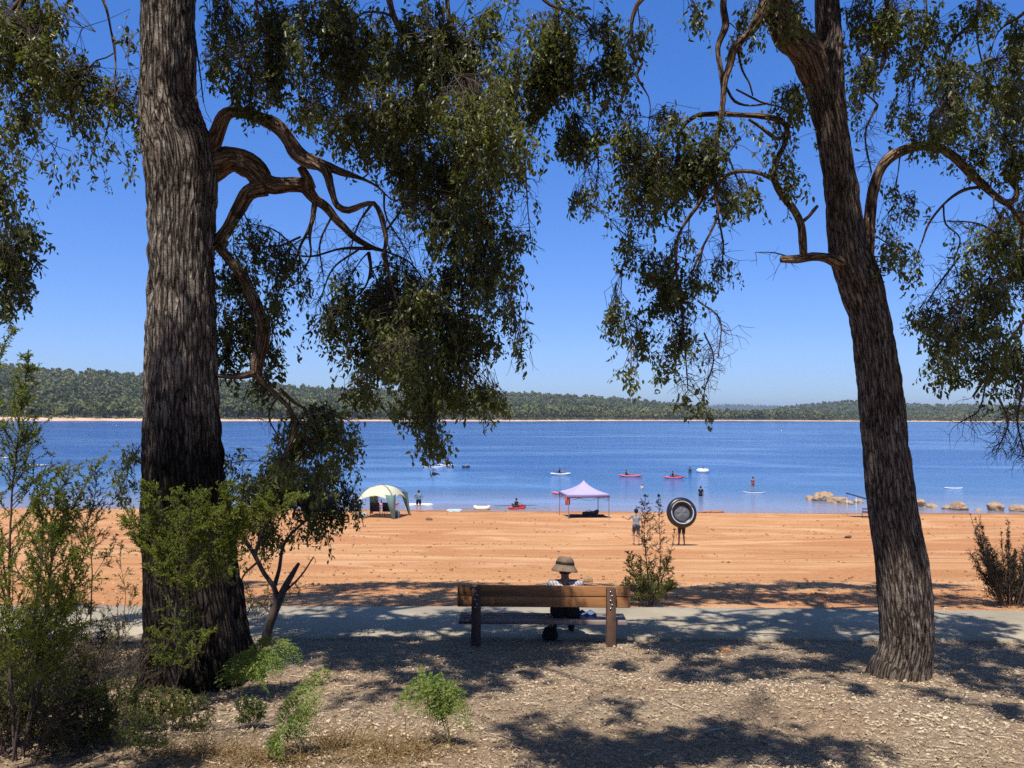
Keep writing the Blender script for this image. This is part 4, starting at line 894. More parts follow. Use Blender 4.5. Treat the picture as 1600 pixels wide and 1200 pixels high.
# bright bush before the trunk
b = G(272, 1118); dD = b[1]
a = Shrub('tea_tree_shrub', 'bright lime green bush in front of the thick trunk, with one long bare stem', b, 45, 'shrub', 'feathery shrubs round the thick trunk')
a.stem([(272, 1118), (273, 1040), (274, 960), (280, 900), (288, 840), (300, 780)], dD, .012, .34, 62, .022, 50, .22, .7, prof=([0, .25, .5, .75, 1], [.7, .62, .6, .9, .4]))
a.stem([(276, 1000), (300, 940), (330, 860), (352, 800), (360, 752)], dD + .15, .008, .40, 64, .022, 56, .3, .8)
a.stem([(274, 980), (256, 900), (236, 830), (232, 752)], dD + .05, .008, .33, 52, .022, 52, .35, .9)
a.stem([(276, 960), (300, 880), (318, 820), (322, 765)], dD + .25, .008, .36, 52, .022, 52, .4, .8)
a.stem([(276, 940), (250, 880), (214, 840), (196, 790)], dD + .1, .007, .28, 32, .022, 50, .45, .9)
a.stem([(280, 960), (330, 900), (360, 850), (385, 830)], dD + .2, .007, .30, 34, .022, 50, .45, .8)
a.stem([(276, 950), (300, 900), (350, 850), (378, 790)], dD + .3, .007, .30, 40, .022, 50, .4, .8)
a.stem([(276, 1000), (262, 930), (240, 870), (206, 850)], dD + .1, .006, .25, 30, .022, 46, .4, .8)
a.stem([(276, 950), (320, 880), (380, 810), (425, 772)], dD + .4, .008, .30, 46, .022, 52, .45, .8)
a.stem([(280, 930), (350, 860), (420, 800), (478, 770)], dD + .5, .007, .26, 40, .022, 48, .5, .8)
a.stem([(273, 1080), (290, 1030), (318, 1000), (335, 985)], dD - .1, .005, .18, 24, .022, 46, .2, .8)
a.stem([(273, 1060), (255, 1010), (235, 985)], dD - .1, .005, .18, 22, .022, 46, .2, .8)
a.stem([(278, 980), (268, 900), (268, 830), (280, 768)], dD + .3, .007, .32, 40, .022, 50, .4, .8)
a.done()
b = G(262, 1140)
a = Shrub('tea_tree_shrub', 'low spreading green shrub at the foot of the long bare stem', b, 46, 'shrub', 'feathery shrubs round the thick trunk', M_TEAD)
for pts in ([(262, 1140), (230, 1105), (205, 1090)], [(262, 1140), (250, 1100), (248, 1078)], [(266, 1140), (300, 1110), (322, 1090)], [(266, 1140), (280, 1100), (284, 1082)], [(260, 1140), (225, 1130), (195, 1120)], [(266, 1140), (310, 1130), (330, 1118)]):
    a.stem(pts, b[1] + .1 * a.rng.normal(), .005, .2, 22, .020, 40, .15, .8)
a.done()
# dark tangle, lower left
b = G(70, 1120)
a = Shrub('scrubby_undergrowth', 'dark tangled undergrowth of dry twigs and dull leaves at the lower left', b, 47, 'undergrowth', None, leaf_mat('dull_leaf', [(0, (.035, .034, .014)), (.6, (.075, .068, .026)), (1, (.14, .10, .045))], .25, .6, .3))
for k in range(72):
    x = a.rng.uniform(-60, 205); y = 1190 - a.rng.random() * 150; h = a.rng.uniform(50, 125); dx = a.rng.normal(0, 50); g_ = G(x, y)
    a.stem([(x, y), (x + dx * .4, y - h * .55), (x + dx, y - h)], g_[1], .006, .36, 22, .018, 14 if k % 3 else 34, .05, .6)
a.done()
b = G(60, 1165)
a = Shrub('tea_tree_shrub', 'low green spiky sprays leaning right out of the dark undergrowth', b, 48, 'shrub', 'feathery shrubs round the thick trunk')
for pts in ([(40, 1170), (60, 1130), (100, 1100), (158, 1082)], [(30, 1170), (30, 1120), (50, 1085), (72, 1070)], [(60, 1185), (90, 1150), (140, 1120)], [(20, 1180), (0, 1120), (-10, 1080)], [(66, 1190), (100, 1175), (140, 1165)]):
    a.stem(pts, b[1], .006, .18, 34, .020, 46, .15, .9)
a.done()
b = G(175, 1165)
a = Shrub('tea_tree_shrub', 'low olive shrub at the bottom edge between the dark undergrowth and the bare stemmed bush', b, 57, 'shrub', 'feathery shrubs round the thick trunk', M_TEAD)
for pts in ([(175, 1170), (150, 1120), (130, 1080)], [(175, 1170), (172, 1120), (165, 1065)], [(180, 1170), (200, 1120), (214, 1075)], [(178, 1175), (215, 1145), (240, 1125)], [(172, 1175), (140, 1150), (110, 1135)], [(180, 1185), (225, 1175), (260, 1160)]):
    a.stem(pts, b[1] + .1 * a.rng.normal(), .006, .24, 28, .020, 40, .1, .8)
a.done()
# dry twiggy brush by the path edge behind the trunk
for pts0, lab, sd, mm in (((400, 968), 'small green shrub growing right behind the thick trunk', 49, M_TEAD), ((60, 1010), 'brown twiggy dry shrub by the path edge, left of the thin sapling', 50, M_DRYLEAF)):
    b = G(*pts0); a = Shrub('low_shrub', lab, b, sd, 'shrub', None, mm)
    for k in range(7):
        dx = a.rng.normal(0, 34); a.stem([pts0, (pts0[0] + dx * .5, pts0[1] - 28), (pts0[0] + dx, pts0[1] - 58)], b[1], .005, .2, 16, .020, 26, .15, .7)
    a.done()
# forked dark sapling behind the trunk with broad gum leaves
b = G(416, 1012); dS = b[1] + .15
a = Shrub('gum_sapling', 'forked sapling with dark broad leaves beside the thick trunk, in front of the beach', G(416, 1012), 51, 'sapling', None, M_LEAF)
def px_tube(pts, dep, m=None):
    P, R = px_path(pts, dep); V, F, _ = tube(P, R, 7, True); 
    for f in F: pass
    a.wood(V, [f for f in F if len(f) == 4]); return P
px_tube([(413, 1020, 17), (418, 985, 15), (430, 952, 14), (445, 918, 11), (458, 895, 8), (467, 880, 5)], dS)
px_tube([(434, 945, 11), (428, 918, 8), (412, 895, 7), (398, 868, 7), (384, 845, 6), (372, 825, 5)], dS)
px_tube([(428, 918, 8), (436, 890, 6), (444, 850, 5), (470, 820, 4), (520, 780, 3)], dS + .1)
px_tube([(398, 868, 6), (410, 830, 5), (430, 790, 4), (440, 750, 3)], dS + .1)
px_tube([(384, 845, 5), (350, 800, 5), (280, 760, 4), (230, 730, 3), (205, 715, 3)], dS + .35)
T_ = Tree(a.root, M_BARKR, 61); T_.nodes = [at(x, y, dS) for x, y in ((444, 850), (470, 820), (520, 780), (430, 790), (440, 750), (384, 845), (410, 830))] + [at(x, y, dS + .35) for x, y in ((230, 730), (205, 715), (280, 760))]; T_.rad = [.008] * len(T_.nodes)
blobs(T_, [(520, 745, 46, 40), (545, 780, 26, 30), (445, 735, 52, 34), (400, 780, 55, 48), (470, 790, 66, 42), (420, 835, 48, 28, .9), (500, 815, 40, 16, .6), (380, 720, 30, 24, .6), (440, 770, 60, 45, 1)], dS + .2, .4, rb, 1.35)
blobs(T_, [(200, 738, 22, 36), (215, 705, 18, 18, .7), (190, 765, 14, 14, .5)], dS + .35, .1, rb, 1.2)
for pts in ([(440, 930, 4), (470, 900, 3), (490, 870, 2)], [(400, 880, 4), (380, 900, 3), (372, 930, 2)], [(425, 960, 4), (400, 940, 3), (385, 960, 2)]): T_.bare(pts, dS, 8, .25)
T_.fine.append((np.concatenate(a.V), np.concatenate(a.F)))
T_.finish()
# shrub beside the bench
b = G(1012, 948); dE = b[1]
a = Shrub('young_conifer', 'small shrub right of the bench, green below with two brown spires above', b, 52, 'shrub', None, M_TEAD)
a.stem([(1010, 946), (994, 900), (982, 865)], dE, .008, .34, 34, .026, 50, .15, .7); a.stem([(1020, 946), (1035, 905), (1044, 870)], dE, .008, .34, 34, .026, 44, .15, .7)
a.stem([(1012, 946), (1004, 910), (1000, 875)], dE - .1, .008, .32, 26, .026, 42, .05, .7); a.stem([(1016, 946), (1018, 905), (1022, 880)], dE, .008, .32, 26, .026, 42, .05, .7); a.stem([(1006, 946), (985, 920), (975, 905)], dE, .008, .3, 30, .026, 50, .05, .7); a.stem([(1022, 946), (1040, 925), (1048, 905)], dE, .008, .3, 30, .026, 50, .05, .7)
SPV = (a.lv, a.lf, a.cl, a.ln); a.lv, a.lf, a.cl, a.ln = [], [], [], 0
a.stem([(1014, 946), (1012, 900), (1006, 840), (1004, 800), (1005, 772)], dE, .014, .26, 64, .024, 26, .3, .35, prof=([0, .3, .5, .7, .85, 1], [1, 1, .8, .75, .5, .1]))
a.stem([(1018, 946), (1030, 900), (1030, 840), (1028, 800), (1027, 772)], dE + .1, .012, .20, 54, .024, 24, .3, .35, prof=([0, .3, .5, .7, 1], [1, 1, .9, .6, .1]))
a.stem([(1022, 930), (1040, 890), (1050, 850), (1052, 825)], dE + .1, .008, .18, 24, .024, 20, .3, .5)
leaf_obj('dry_spires', np.concatenate(a.lv), np.concatenate(a.lf), leaf_mat('dry_spire_leaf', [(0, (.07, .055, .035)), (.6, (.13, .105, .06)), (1, (.19, .16, .09))], .2, .7, .2), a.root, 2, a.rng, np.concatenate(a.cl))
a.lv, a.lf, a.cl, a.ln = SPV
a.done()
# dark spiky shrub at the right edge
b = G(1572, 945); dF = b[1]
a = Shrub('spiky_shrub', 'dark spiky shrub on the beach edge at the right, behind the path', b, 53, 'shrub', None, M_DARKSHRUB)
for k in range(46):
    e = a.rng.uniform(-66, 110); hh = a.rng.uniform(70, 145) if abs(e) < 60 else a.rng.uniform(45, 100)
    a.stem([(1578 + e * .25, 945), (1578 + e * .62, 945 - hh * .45), (1578 + e, 945 - hh)], dF + a.rng.normal() * .2, .009, .26, 30, .026, 18, .02, 1.6, prof=([0, .4, .7, 1], [1, .9, .45, .15]))
a.done()
# pale small plant
b = G(390, 1140)
a = Shrub('small_plant', 'small pale leaved plant between the first two fern fronds and the trunk', b, 54, 'plant', None, leaf_mat('pale_leaf', [(0, (.16, .19, .07)), (1, (.30, .33, .15))], .35, .6, .3))
for dx in (-22, -8, 4, 16, 26): a.stem([(390, 1140), (390 + dx * .6, 1115), (390 + dx, 1088 + abs(dx) * .4)], b[1], .003, .10, 16, .02, 44, .3, .8, aspect=.5)
a.done()

# ------------------------------------------------------------------ bracken fronds
def fern(label, base_px, fronds, seed):
    rng = np.random.default_rng(seed); b = G(*base_px)
    root = thing('bracken_fern', label, 'fern', b, 0, 'bracken ferns on the leaf litter')
    for pts, dd, wpx in fronds:
        Q = np.array([at(p[0], p[1], b[1] + dd * k / (len(pts) - 1)) for k, p in enumerate(pts)]); Q = catmull(Q, .012); n = len(Q)
        V, F, _ = tube(Q, np.linspace(.004, .001, n), 5, False); mbv = [V]; mbf = [np.array([f for f in F])]; off = len(V)
        build('stalk', V, np.array(F), M_FERNST, root, True, False)
        T = unit(np.gradient(Q, axis=0)); side = unit(np.cross(T, np.array([0, -.78, .62]))); PV = []; PD = []; PL = []; PW = []
        w0 = wpx * 1.3 / FPX * b[1]; st = .30
        for k in range(int(n * st), n, 2):
            t = (k - n * st) / (n * (1 - st)); L = w0 * (1 - t) ** .75 * min(1, .55 + t * 3) * rng.uniform(.85, 1.1)
            for sg in (-1, 1):
                d = unit(side[k] * sg + T[k] * .55 + np.array([0, 0, -.18]) + rng.normal(size=3) * .05); m = max(4, int(L / .011))
                u = np.linspace(.06, 1, m); P = Q[k] + d * (u * L)[:, None] + np.array([0, 0, -1]) * (u ** 2 * L * .45)[:, None]
                p2 = unit(np.cross(d, np.array([0, -.78, .62])))
                for s2 in (-1, 1):
                    PV.append(P); PD.append(np.broadcast_to(unit(p2 * s2 + d * .6), P.shape)); ll = (.030 * (1 - u * .8) * (L / w0) ** .4 + .005); PL.append(ll); PW.append(ll * .48)
        V, F = leaves(np.concatenate(PV), np.concatenate(PD) + rng.normal(size=(sum(map(len, PV)), 3)) * .15, np.concatenate(PL), np.concatenate(PW), rng, .08)
        leaf_obj('frond', V, F, M_FERN, root, 2, rng)
M_FERNST = simple_mat('fern_stalk', (.16, .17, .05), .6)
fern('dark green fern arching over the foot of the thick trunk', (372, 1095), [([(376, 1095), (388, 1045), (420, 1012), (450, 1014), (470, 1034)], .1, 40), ([(374, 1095), (384, 1050), (404, 1030), (424, 1032), (440, 1050)], -.1, 38), ([(372, 1095), (368, 1050), (376, 1026), (392, 1016)], .2, 30)], 1)
fern('upright bright green fern with a curled tip, left of the bench', (426, 1192), [([(420, 1194), (438, 1140), (468, 1095), (496, 1056), (510, 1048), (514, 1060)], .15, 36), ([(426, 1190), (452, 1150), (480, 1110), (505, 1078)], .3, 26), ([(416, 1192), (428, 1165), (444, 1140)], -.1, 24)], 2)
fern('yellow green fern drooping to the right on open leaf litter', (704, 1168), [([(706, 1170), (692, 1115), (670, 1070), (645, 1076), (616, 1112)], .0, 36), ([(706, 1170), (696, 1110), (692, 1072), (712, 1092), (736, 1144)], -.1, 36), ([(704, 1168), (684, 1105), (662, 1062), (658, 1040)], .2, 18)], 3)
# dry straw at the bottom edge
def straw(label, cpx, n, hgt, seed, spread):
    rng = np.random.default_rng(seed); b = G(*cpx); root = thing('dry_grass_tuft', label, 'grass tuft', b, 0, 'dry grass tufts at the bottom edge')
    o = rng.normal(size=(n, 3)) * np.array([spread, spread * .6, 0]); B = b + o; B[:, 2] = zg(B[:, 0], B[:, 1]); v = unit(rng.normal(size=(n, 3)) * np.array([1, 1, .3]) + np.array([0, 0, .8])); K = 5; T = [B]
    l = hgt * (.4 + rng.random((n, 1)))
    for q in range(K - 1): v = unit(v + rng.normal(size=(n, 3)) * .25 + np.array([0, 0, -.25])); T.append(T[-1] + v * l / (K - 1))
    V, F = batch_tubes(np.stack(T, 1), np.broadcast_to(np.array([.0022, .0022, .002, .0016, .001]), (n, K)), 3)
    build('blades', V, F, M_STRAW, root, False, False, {'rnd': ('FACE', 'FLOAT', np.repeat(rng.random(n), (K - 1) * 3))})
M_STRAW = leaf_mat('straw', [(0, (.20, .12, .045)), (.6, (.34, .22, .09)), (1, (.45, .34, .17))], .2, .7, .2)
straw('golden dry grass tuft in front of the drooping fern', (620, 1180), 420, .26, 5, .22); straw('sparse dry grass tuft between the two brighter ferns', (540, 1165), 260, .22, 6, .16); straw('pale dry grass tuft by the upright fern', (470, 1190), 200, .2, 7, .15)
straw('thin dry grass tuft at the bottom edge below the pale leaved plant', (385, 1190), 240, .2, 18, .15); straw('dry grass tuft below the long bare stemmed bush', (300, 1180), 240, .2, 9, .16)

# ------------------------------------------------------------------ leaf litter, sticks, pebbles
rl = np.random.default_rng(9)
n = 98000; y = 4.3 + (10.86 - 4.3) * rl.random(n) ** .9; x = rl.uniform(-.78, .78, n) * (y + 1.2)
P = np.stack([x, y, zg(x, y) + .006 + .014 * rl.random(n)], -1); D = rl.normal(size=(n, 3)) * np.array([1, 1, .22])
L = .012 + .034 * rl.random(n) ** 3.4; V, F = leaves(P, D, L, L * (.22 + .4 * rl.random(n)), rl, .3)
M_LIT = mat('leaf_litter'); g = N(M_LIT)
c = g.ramp(g.attr('rnd'), [(0, (.19, .125, .075)), (.25, (.39, .29, .19)), (.6, (.53, .415, .28)), (.9, (.62, .51, .365)), (.99, (.74, .66, .52)), (1, (.46, .27, .10))]); p = g.bsdf(c, .8, None, .2); g.out(p.outputs[0])
lit = leaf_obj('leaf_litter', V, F, M_LIT, None, 2, rl, np.clip(1.5 * fbm(P * np.array([.9, 1.3, 0]) + 3, 3) - .25, 0, 1), local=True); tag(lit, 'dry leaves and bark chips strewn over the shaded soil', 'leaf litter', None, 'stuff')
n = 1100; y = 4.5 + 6 * rl.random(n); x = rl.uniform(-.75, .75, n) * (y + 1); B = np.stack([x, y, zg(x, y) + .015], -1); a_ = rl.random(n) * 2 * PI; l = (.05 + .22 * rl.random(n) ** 2.5)[:, None]
v = np.stack([np.cos(a_), np.sin(a_), rl.normal(0, .05, n)], -1); T = np.stack([B, B + v * l * .5 + rl.normal(size=(n, 3)) * .008, B + v * l], 1); T[:, :, 2] = zg(T[:, :, 0], T[:, :, 1]) + .012
V, F = batch_tubes(T, np.stack([.003 + .003 * rl.random(n)] * 3, 1), 4)
tag(leaf_obj('fallen_twigs', V, F, M_LIT, None, 8, rl, local=True), 'fallen twigs lying among the leaf litter', 'twigs', None, 'stuff')
# leaves scattered on the path and upper beach
n = 7000; y = 10.62 + 6.0 * rl.random(n) ** 2.6; x = rl.uniform(-.75, .75, n) * y; z = np.where((y < 12.7), PATHZ - (y - 10.65) * .0385 - .002, zg(x, y)) + .006
V, F = leaves(np.stack([x, y, z], -1), rl.normal(size=(n, 3)) * np.array([1, 1, .1]), .03 + .04 * rl.random(n), .016, rl, .2)
tag(leaf_obj('fallen_leaves', V, F, M_LIT, None, 2, rl, local=True), 'fallen leaves thinly scattered on the path and upper beach', 'leaves', None, 'stuff')
def rock_mesh(rng, r, sub=2, sq=(1, .8, .65), rough=.3):
    import bmesh
    bm = bmesh.new(); bmesh.ops.create_icosphere(bm, subdivisions=sub, radius=1); V = np.array([v.co[:] for v in bm.verts]); F = [[v.index for v in f.verts] for f in bm.faces]; bm.free()
    o = rng.random(3) * 50; k = 1 + rough * (2 * fbm(V * 1.1 + o, 3) - 1) * 1.6; V = V * k[:, None]
    for q in range(5):
        nrm = unit(rng.normal(size=3)); dcut = rng.uniform(.6, .85); s_ = V @ nrm - dcut; V = V - np.clip(s_, 0, None)[:, None] * nrm * .85
    return V * np.array(sq) * r, F
# clods and stones on the beach: one mass
n = 5200; y = 14 + 52 * rl.random(n) ** 1.3; x = rl.uniform(-.72, .72, n) * y
cl = fbm(np.stack([x * .15, y * .5, y * 0], -1), 2) > .47; x, y = x[cl], y[cl]; n = len(x)
base = [rock_mesh(rl, 1, 1) for _ in range(6)]; Vs, Fs, k = [], [], 0
for i in range(n):
    V, F = base[i % 6]; s_ = (.016 + .05 * rl.random() ** 3) * (y[i] / 30) ** .5; V = V @ rotz(rl.random() * 6).T * s_ + np.array([x[i], y[i], float(zg(x[i], y[i])) + s_ * .25]); Vs.append(V); Fs += [[q + k for q in f] for f in F]; k += len(V)
tag(build('beach_pebbles', np.concatenate(Vs), Fs, simple_mat('pebble', (.30, .15, .08), .9, .5, 3), None, False), 'small stones and clods scattered over the orange beach', 'pebbles', None, 'stuff')
# ------------------------------------------------------------------ people
def remeshed(name, V, F, voxel, smooth=6):
    o = build(name, V, F, None, None, True)
    r = o.modifiers.new('r', 'REMESH'); r.mode = 'VOXEL'; r.voxel_size = voxel; r.use_smooth_shade = True
    s = o.modifiers.new('s', 'SMOOTH'); s.iterations = smooth; s.factor = .5
    dg = bpy.context.evaluated_depsgraph_get(); dg.update(); me = bpy.data.meshes.new_from_object(o.evaluated_get(dg))
    old = o.data; bpy.data.objects.remove(o); bpy.data.meshes.remove(old)
    n = len(me.vertices); V = np.empty(n * 3, np.float32); me.vertices.foreach_get('co', V); Nn = np.empty(n * 3, np.float32); me.vertices.foreach_get('normal', Nn)
    F = [list(p.vertices) for p in me.polygons]; bpy.data.meshes.remove(me)
    return V.reshape(-1, 3).astype(float), F, Nn.reshape(-1, 3).astype(float)
def capsule(mb, a, b, ra, rb, n=14):
    a = np.array(a, float); b = np.array(b, float); ax = b - a; L = np.linalg.norm(ax); ax = ax / L if L > 1e-6 else np.array([0, 0, 1.])
    x = unit(np.cross(ax, [0.3, .9, .2])); y = np.cross(ax, x); rows = []
    for t in np.linspace(-PI / 2, 0, 5)[1:]: rows.append((a + ax * ra * math.sin(t), ra * math.cos(t)))
    for t in np.linspace(0, PI / 2, 5)[:-1]: rows.append((b + ax * rb * math.sin(t), rb * math.cos(t)))
    th = np.linspace(0, 2 * PI, n, endpoint=False); V = [a - ax * ra]
    for c, r in rows: V += list(c + r * (np.cos(th)[:, None] * x + np.sin(th)[:, None] * y))
    V.append(b + ax * rb); F = [[0, 1 + (k + 1) % n, 1 + k] for k in range(n)]
    for i in range(len(rows) - 1):
        q = 1 + i * n; F += [[q + k, q + (k + 1) % n, q + n + (k + 1) % n, q + n + k] for k in range(n)]
    q = 1 + (len(rows) - 1) * n; F += [[q + k, q + (k + 1) % n, len(V) - 1] for k in range(n)]
    mb.add(V, F)
STAND = dict(pel=(0, 0, .96), chest=(0, 0, 1.30), neck=(0, -.01, 1.47), head=(0, .015, 1.61), shL=(-.185, 0, 1.415), shR=(.185, 0, 1.415), elL=(-.25, -.03, 1.13), elR=(.25, -.03, 1.13),
             wrL=(-.26, .06, .89), wrR=(.26, .06, .89), hipL=(-.095, 0, .92), hipR=(.095, 0, .92), knL=(-.10, .02, .50), knR=(.10, .02, .50), anL=(-.10, -.03, .085), anR=(.10, -.03, .085), toL=(-.12, .14, .03), toR=(.12, .14, .03))
SKINS = {}
def skin_mat(c):
    if c not in SKINS: SKINS[c] = simple_mat('skin', c, .55, .08, 20, .05)
    return SKINS[c]
CLOTH = {}
def cloth_mat(c, name='cloth'):
    if (c, name) not in CLOTH: CLOTH[(c, name)] = simple_mat(name, c, .85, .15, 30, .3, .15)
    return CLOTH[(c, name)]
def human(label, loc, rz, J=None, scale=1.0, clothes=(), skin=(.42, .24, .16), hair=None, voxel=.016, hairlen=0.0, group=None, hands=True, slim=1.0):
    """clothes: (name, colour or material, regions, zmin, zmax, offset)"""
    j = dict(STAND); j.update(J or {}); j = {k: np.array(v, float) for k, v in j.items()}
    bones = []                                       # region, a, b, ra, rb
    def B(reg, a, b, ra, rb): bones.append((reg, np.array(a, float), np.array(b, float), ra, rb))
    lat = unit(j['shR'] - j['shL']); lath = unit(j['hipR'] - j['hipL']); up = unit(j['neck'] - j['pel']); fw = np.cross(up, lat)
    w = slim
    waist = j['pel'] * .55 + j['chest'] * .45
    for s in (-1, 1):
        B('torso', j['pel'] + lath * s * .065 * w, waist + lat * s * .05 * w, .105 * w, .092 * w)
        B('torso', waist + lat * s * .05 * w, j['chest'] + lat * s * .075 * w, .092 * w, .108 * w)
        B('torso', j['chest'] + lat * s * .075 * w, j['shL' if s < 0 else 'shR'] * .75 + j['neck'] * .25 - up * .05, .108 * w, .06 * w)
        B('torso', j['pel'] + lath * s * .06 - fw * .035, j['hipL' if s < 0 else 'hipR'] - fw * .03 - up * .02, .09 * w, .095 * w)
    B('torso', j['shL'], j['shR'], .055 * w, .055 * w); B('neck', j['chest'] + up * .1, j['neck'] + up * .03, .065 * w, .052)
    B('neck', j['neck'], j['head'] - up * .04, .052, .055)
    h = j['head']; hu = unit(j['head'] - j['neck']) * .4 + np.array([0, 0, .6]); hu = unit(hu); hf = unit(np.cross(hu, lat)); hl = np.cross(hf, hu)
    B('head', h + hu * .045 - hf * .015, h + hu * .03 + hf * .02, .092, .088); B('head', h - hu * .02, h - hu * .06 + hf * .035, .075, .048); B('head', h - hu * .065 + hf * .06, h - hu * .07 + hf * .055, .028, .028)
    B('head', h + hf * .098 + hu * .01, h + hf * .112 - hu * .015, .010, .014)
    for s in (-1, 1):
        B('ear', h + hl * s * .082 - hf * .01 + hu * .012, h + hl * s * .088 - hf * .012 - hu * .018, .018, .012)
        B('head', h + hl * s * .035 + hf * .09 + hu * .035, h + hl * s * .02 + hf * .097 + hu * .036, .010, .012)        # brow
    B('head', h + hl * .02 + hf * .095 - hu * .045, h - hl * .02 + hf * .095 - hu * .045, .010, .010)                    # lips
    for sd, s in (('L', -1), ('R', 1)):
        B('upperarm', j['sh' + sd], j['el' + sd], .052 * w, .040 * w); B('forearm', j['el' + sd], j['wr' + sd], .041 * w, .027)
        d = unit(j['wr' + sd] - j['el' + sd]); hd = j.get('hd' + sd); d = unit(hd - j['wr' + sd]) if hd is not None else unit(d + np.array([0, .15, -.15]))
        side = unit(np.cross(d, lat * s)); side = side if abs(side @ d) < .5 else fw
        wv = j['wr' + sd]; pal = wv + d * .075
        curl = -lat * s * .35
        if hands:
            for q, (off, ln) in enumerate(((.030, .068), (.011, .078), (-.010, .074), (-.029, .058))):
                kn = wv + d * .085 + side * off; B('hand', wv + d * .02 + side * off * .6, kn, .017, .013)
                m_ = kn + (d + curl * .6) * ln * .55; B('hand', kn, m_, .0115, .010); B('hand', m_, m_ + unit(d + curl * 2.2) * ln * .5, .010, .008)
            t0 = wv + d * .03 + side * .028; t1 = t0 + unit(d * .7 + side * .8 + curl * .5) * .045; B('hand', t0, t1, .015, .012); B('hand', t1, t1 + unit(d + side * .2 + curl) * .035, .012, .009)
        else: B('hand', wv, pal + d * .06, .03, .025)
        B('thigh', j['hip' + sd], j['kn' + sd], .088 * w, .058 * w); B('calf', j['kn' + sd] + fw * 0, j['kn' + sd] * .6 + j['an' + sd] * .4 + np.array([0, -.012, 0]), .054 * w, .055 * w)
        B('calf', j['kn' + sd] * .6 + j['an' + sd] * .4 + np.array([0, -.012, 0]), j['an' + sd], .055 * w, .034)
        B('foot', j['an' + sd] - unit(j['to' + sd] - j['an' + sd]) * .03, j['to' + sd], .038, .030)
        B('foot', j['an' + sd] - np.array([0, 0, .03]), j['an' + sd], .034, .034)
    mb = MB()
    for _, a, b, ra, rb_ in bones: capsule(mb, a, b, ra, rb_)
    V, F, Nn = remeshed('person', np.concatenate(mb.V), [list(f) for f in mb.F], voxel)
    D = []
    for reg, a, b, ra, rb_ in bones:
        ab = b - a; L2 = ab @ ab + 1e-9; t = np.clip(((V - a) @ ab) / L2, 0, 1); D.append((np.linalg.norm(V - a - t[:, None] * ab, axis=1) - (ra + (rb_ - ra) * t)))
    D = np.array(D); near = np.argmin(D, 0); regs = np.array([b[0] for b in bones])[near]
    tparam = np.zeros(len(V))
    for k, (reg, a, b, ra, rb_) in enumerate(bones):
        m_ = near == k; ab = b - a; tparam[m_] = np.clip(((V[m_] - a) @ ab) / (ab @ ab + 1e-9), 0, 1)
    root = build('person', V * scale, F, skin_mat(skin), None, True); tag(root, label, 'person', group)
    root.location = [float(q) for q in loc]; root.rotation_euler = (0, 0, rz)
    def piece(name, sel, m, off):
        sel = np.asarray(sel); fs = [f for f in F if sel[f].sum() >= len(f) - 0.5]
        if not fs: return
        used = np.unique(np.concatenate([np.array(f) for f in fs])); mp = -np.ones(len(V), int); mp[used] = np.arange(len(used))
        wr = (fbm(V[used] * 9, 2) - .5) * off * 1.2
        Vp = V[used] + Nn[used] * (off + wr)[:, None]
        # close the edge to the body so that the cloth has thickness
        cnt = {}
        for f in fs:
            for q in range(len(f)):
                e = (f[q], f[(q + 1) % len(f)]); cnt[e] = 1
        rim = [e for e in cnt if (e[1], e[0]) not in cnt]; FF = [[int(mp[q]) for q in f] for f in fs]; VV = list(Vp); low = {}
        for a_, b_ in rim:
            for q in (a_, b_):
                if q not in low: low[q] = len(VV); VV.append(V[q] - Nn[q] * .004)
            FF.append([int(mp[b_]), int(mp[a_]), low[a_], low[b_]])
        build(name, np.array(VV) * scale, FF, m, root, True)
    for nm, colr, rg, t0, t1, off in clothes:
        sel = np.zeros(len(V), bool)
        for q in rg:
            r, lim = (q, 1.1) if isinstance(q, str) else q
            sel |= (regs == r) & (tparam <= lim)
        z = V[:, 2]; sel &= (z >= t0) & (z <= t1); mm = cloth_mat(colr) if isinstance(colr, tuple) else colr
        if nm == 'shoe': piece(nm, sel & (V[:, 0] < 0), mm, off); piece(nm, sel & (V[:, 0] >= 0), mm, off)
        else: piece(nm, sel, mm, off)
    if hair:
        c = h + hu * .03; q = V - c; fz = q @ hf; uz = q @ hu
        sel = ((regs == 'head') | ((regs == 'neck') & (uz > -.12 - hairlen))) & ((uz > .045 + .3 * fz) | (fz < -.02)) & (uz > -.085 - hairlen)
        piece('hair', sel, cloth_mat(hair, 'hair'), .016)
    root['_hd'] = 0; del root['_hd']
    return root, dict(h=h * scale, hu=hu, hf=hf, hl=hl)
def off(J, **kw): q = dict(J); q.update(kw); return q

SHORTS = lambda c: ('shorts', c, ['torso', ('thigh', .72)], 0, 1.02, .018)
SHIRT = lambda c, lo=.96: ('shirt', c, ['torso', ('upperarm', .6)], lo, 1.49, .014)

# ------------------------------------------------------------------ bench and the seated person
def m_plank(name, a, b, sc):
    m = mat(name); g = N(m); c = g.obj(); n = g.noise(g.mapping(c, (1.2, 26, 26)), sc, 5, .6, .3); n2 = g.noise(g.mapping(c, (2, 5, 5)), 1.5, 3)
    col = g.mix(.45, g.ramp(n, [(.3, a), (.7, b)]), g.ramp(n2, [(.3, a), (.7, b)])); p = g.bsdf(col, .6, g.bump(n, .4, .004), .35); g.out(p.outputs[0]); return m
M_PLANK = m_plank('oiled_timber', (.24, .10, .036), (.45, .22, .088), 2.0); M_SEAT = m_plank('weathered_timber', (.17, .13, .115), (.33, .265, .235), 2.0)
M_POST = simple_mat('bench_post_timber', (.085, .045, .028), .6, .3, 10, .3); M_STEEL = simple_mat('galvanised_bolt', (.55, .55, .55), .35, .1, 20, 0, .5, 1.0)
bx, by = 0.425, 10.32; bz = float(zprof(by)) + .0
bench = thing('park_bench', 'brown timber park bench facing the lake beside the concrete path', 'bench', (bx, by, bz), math.radians(-.3))
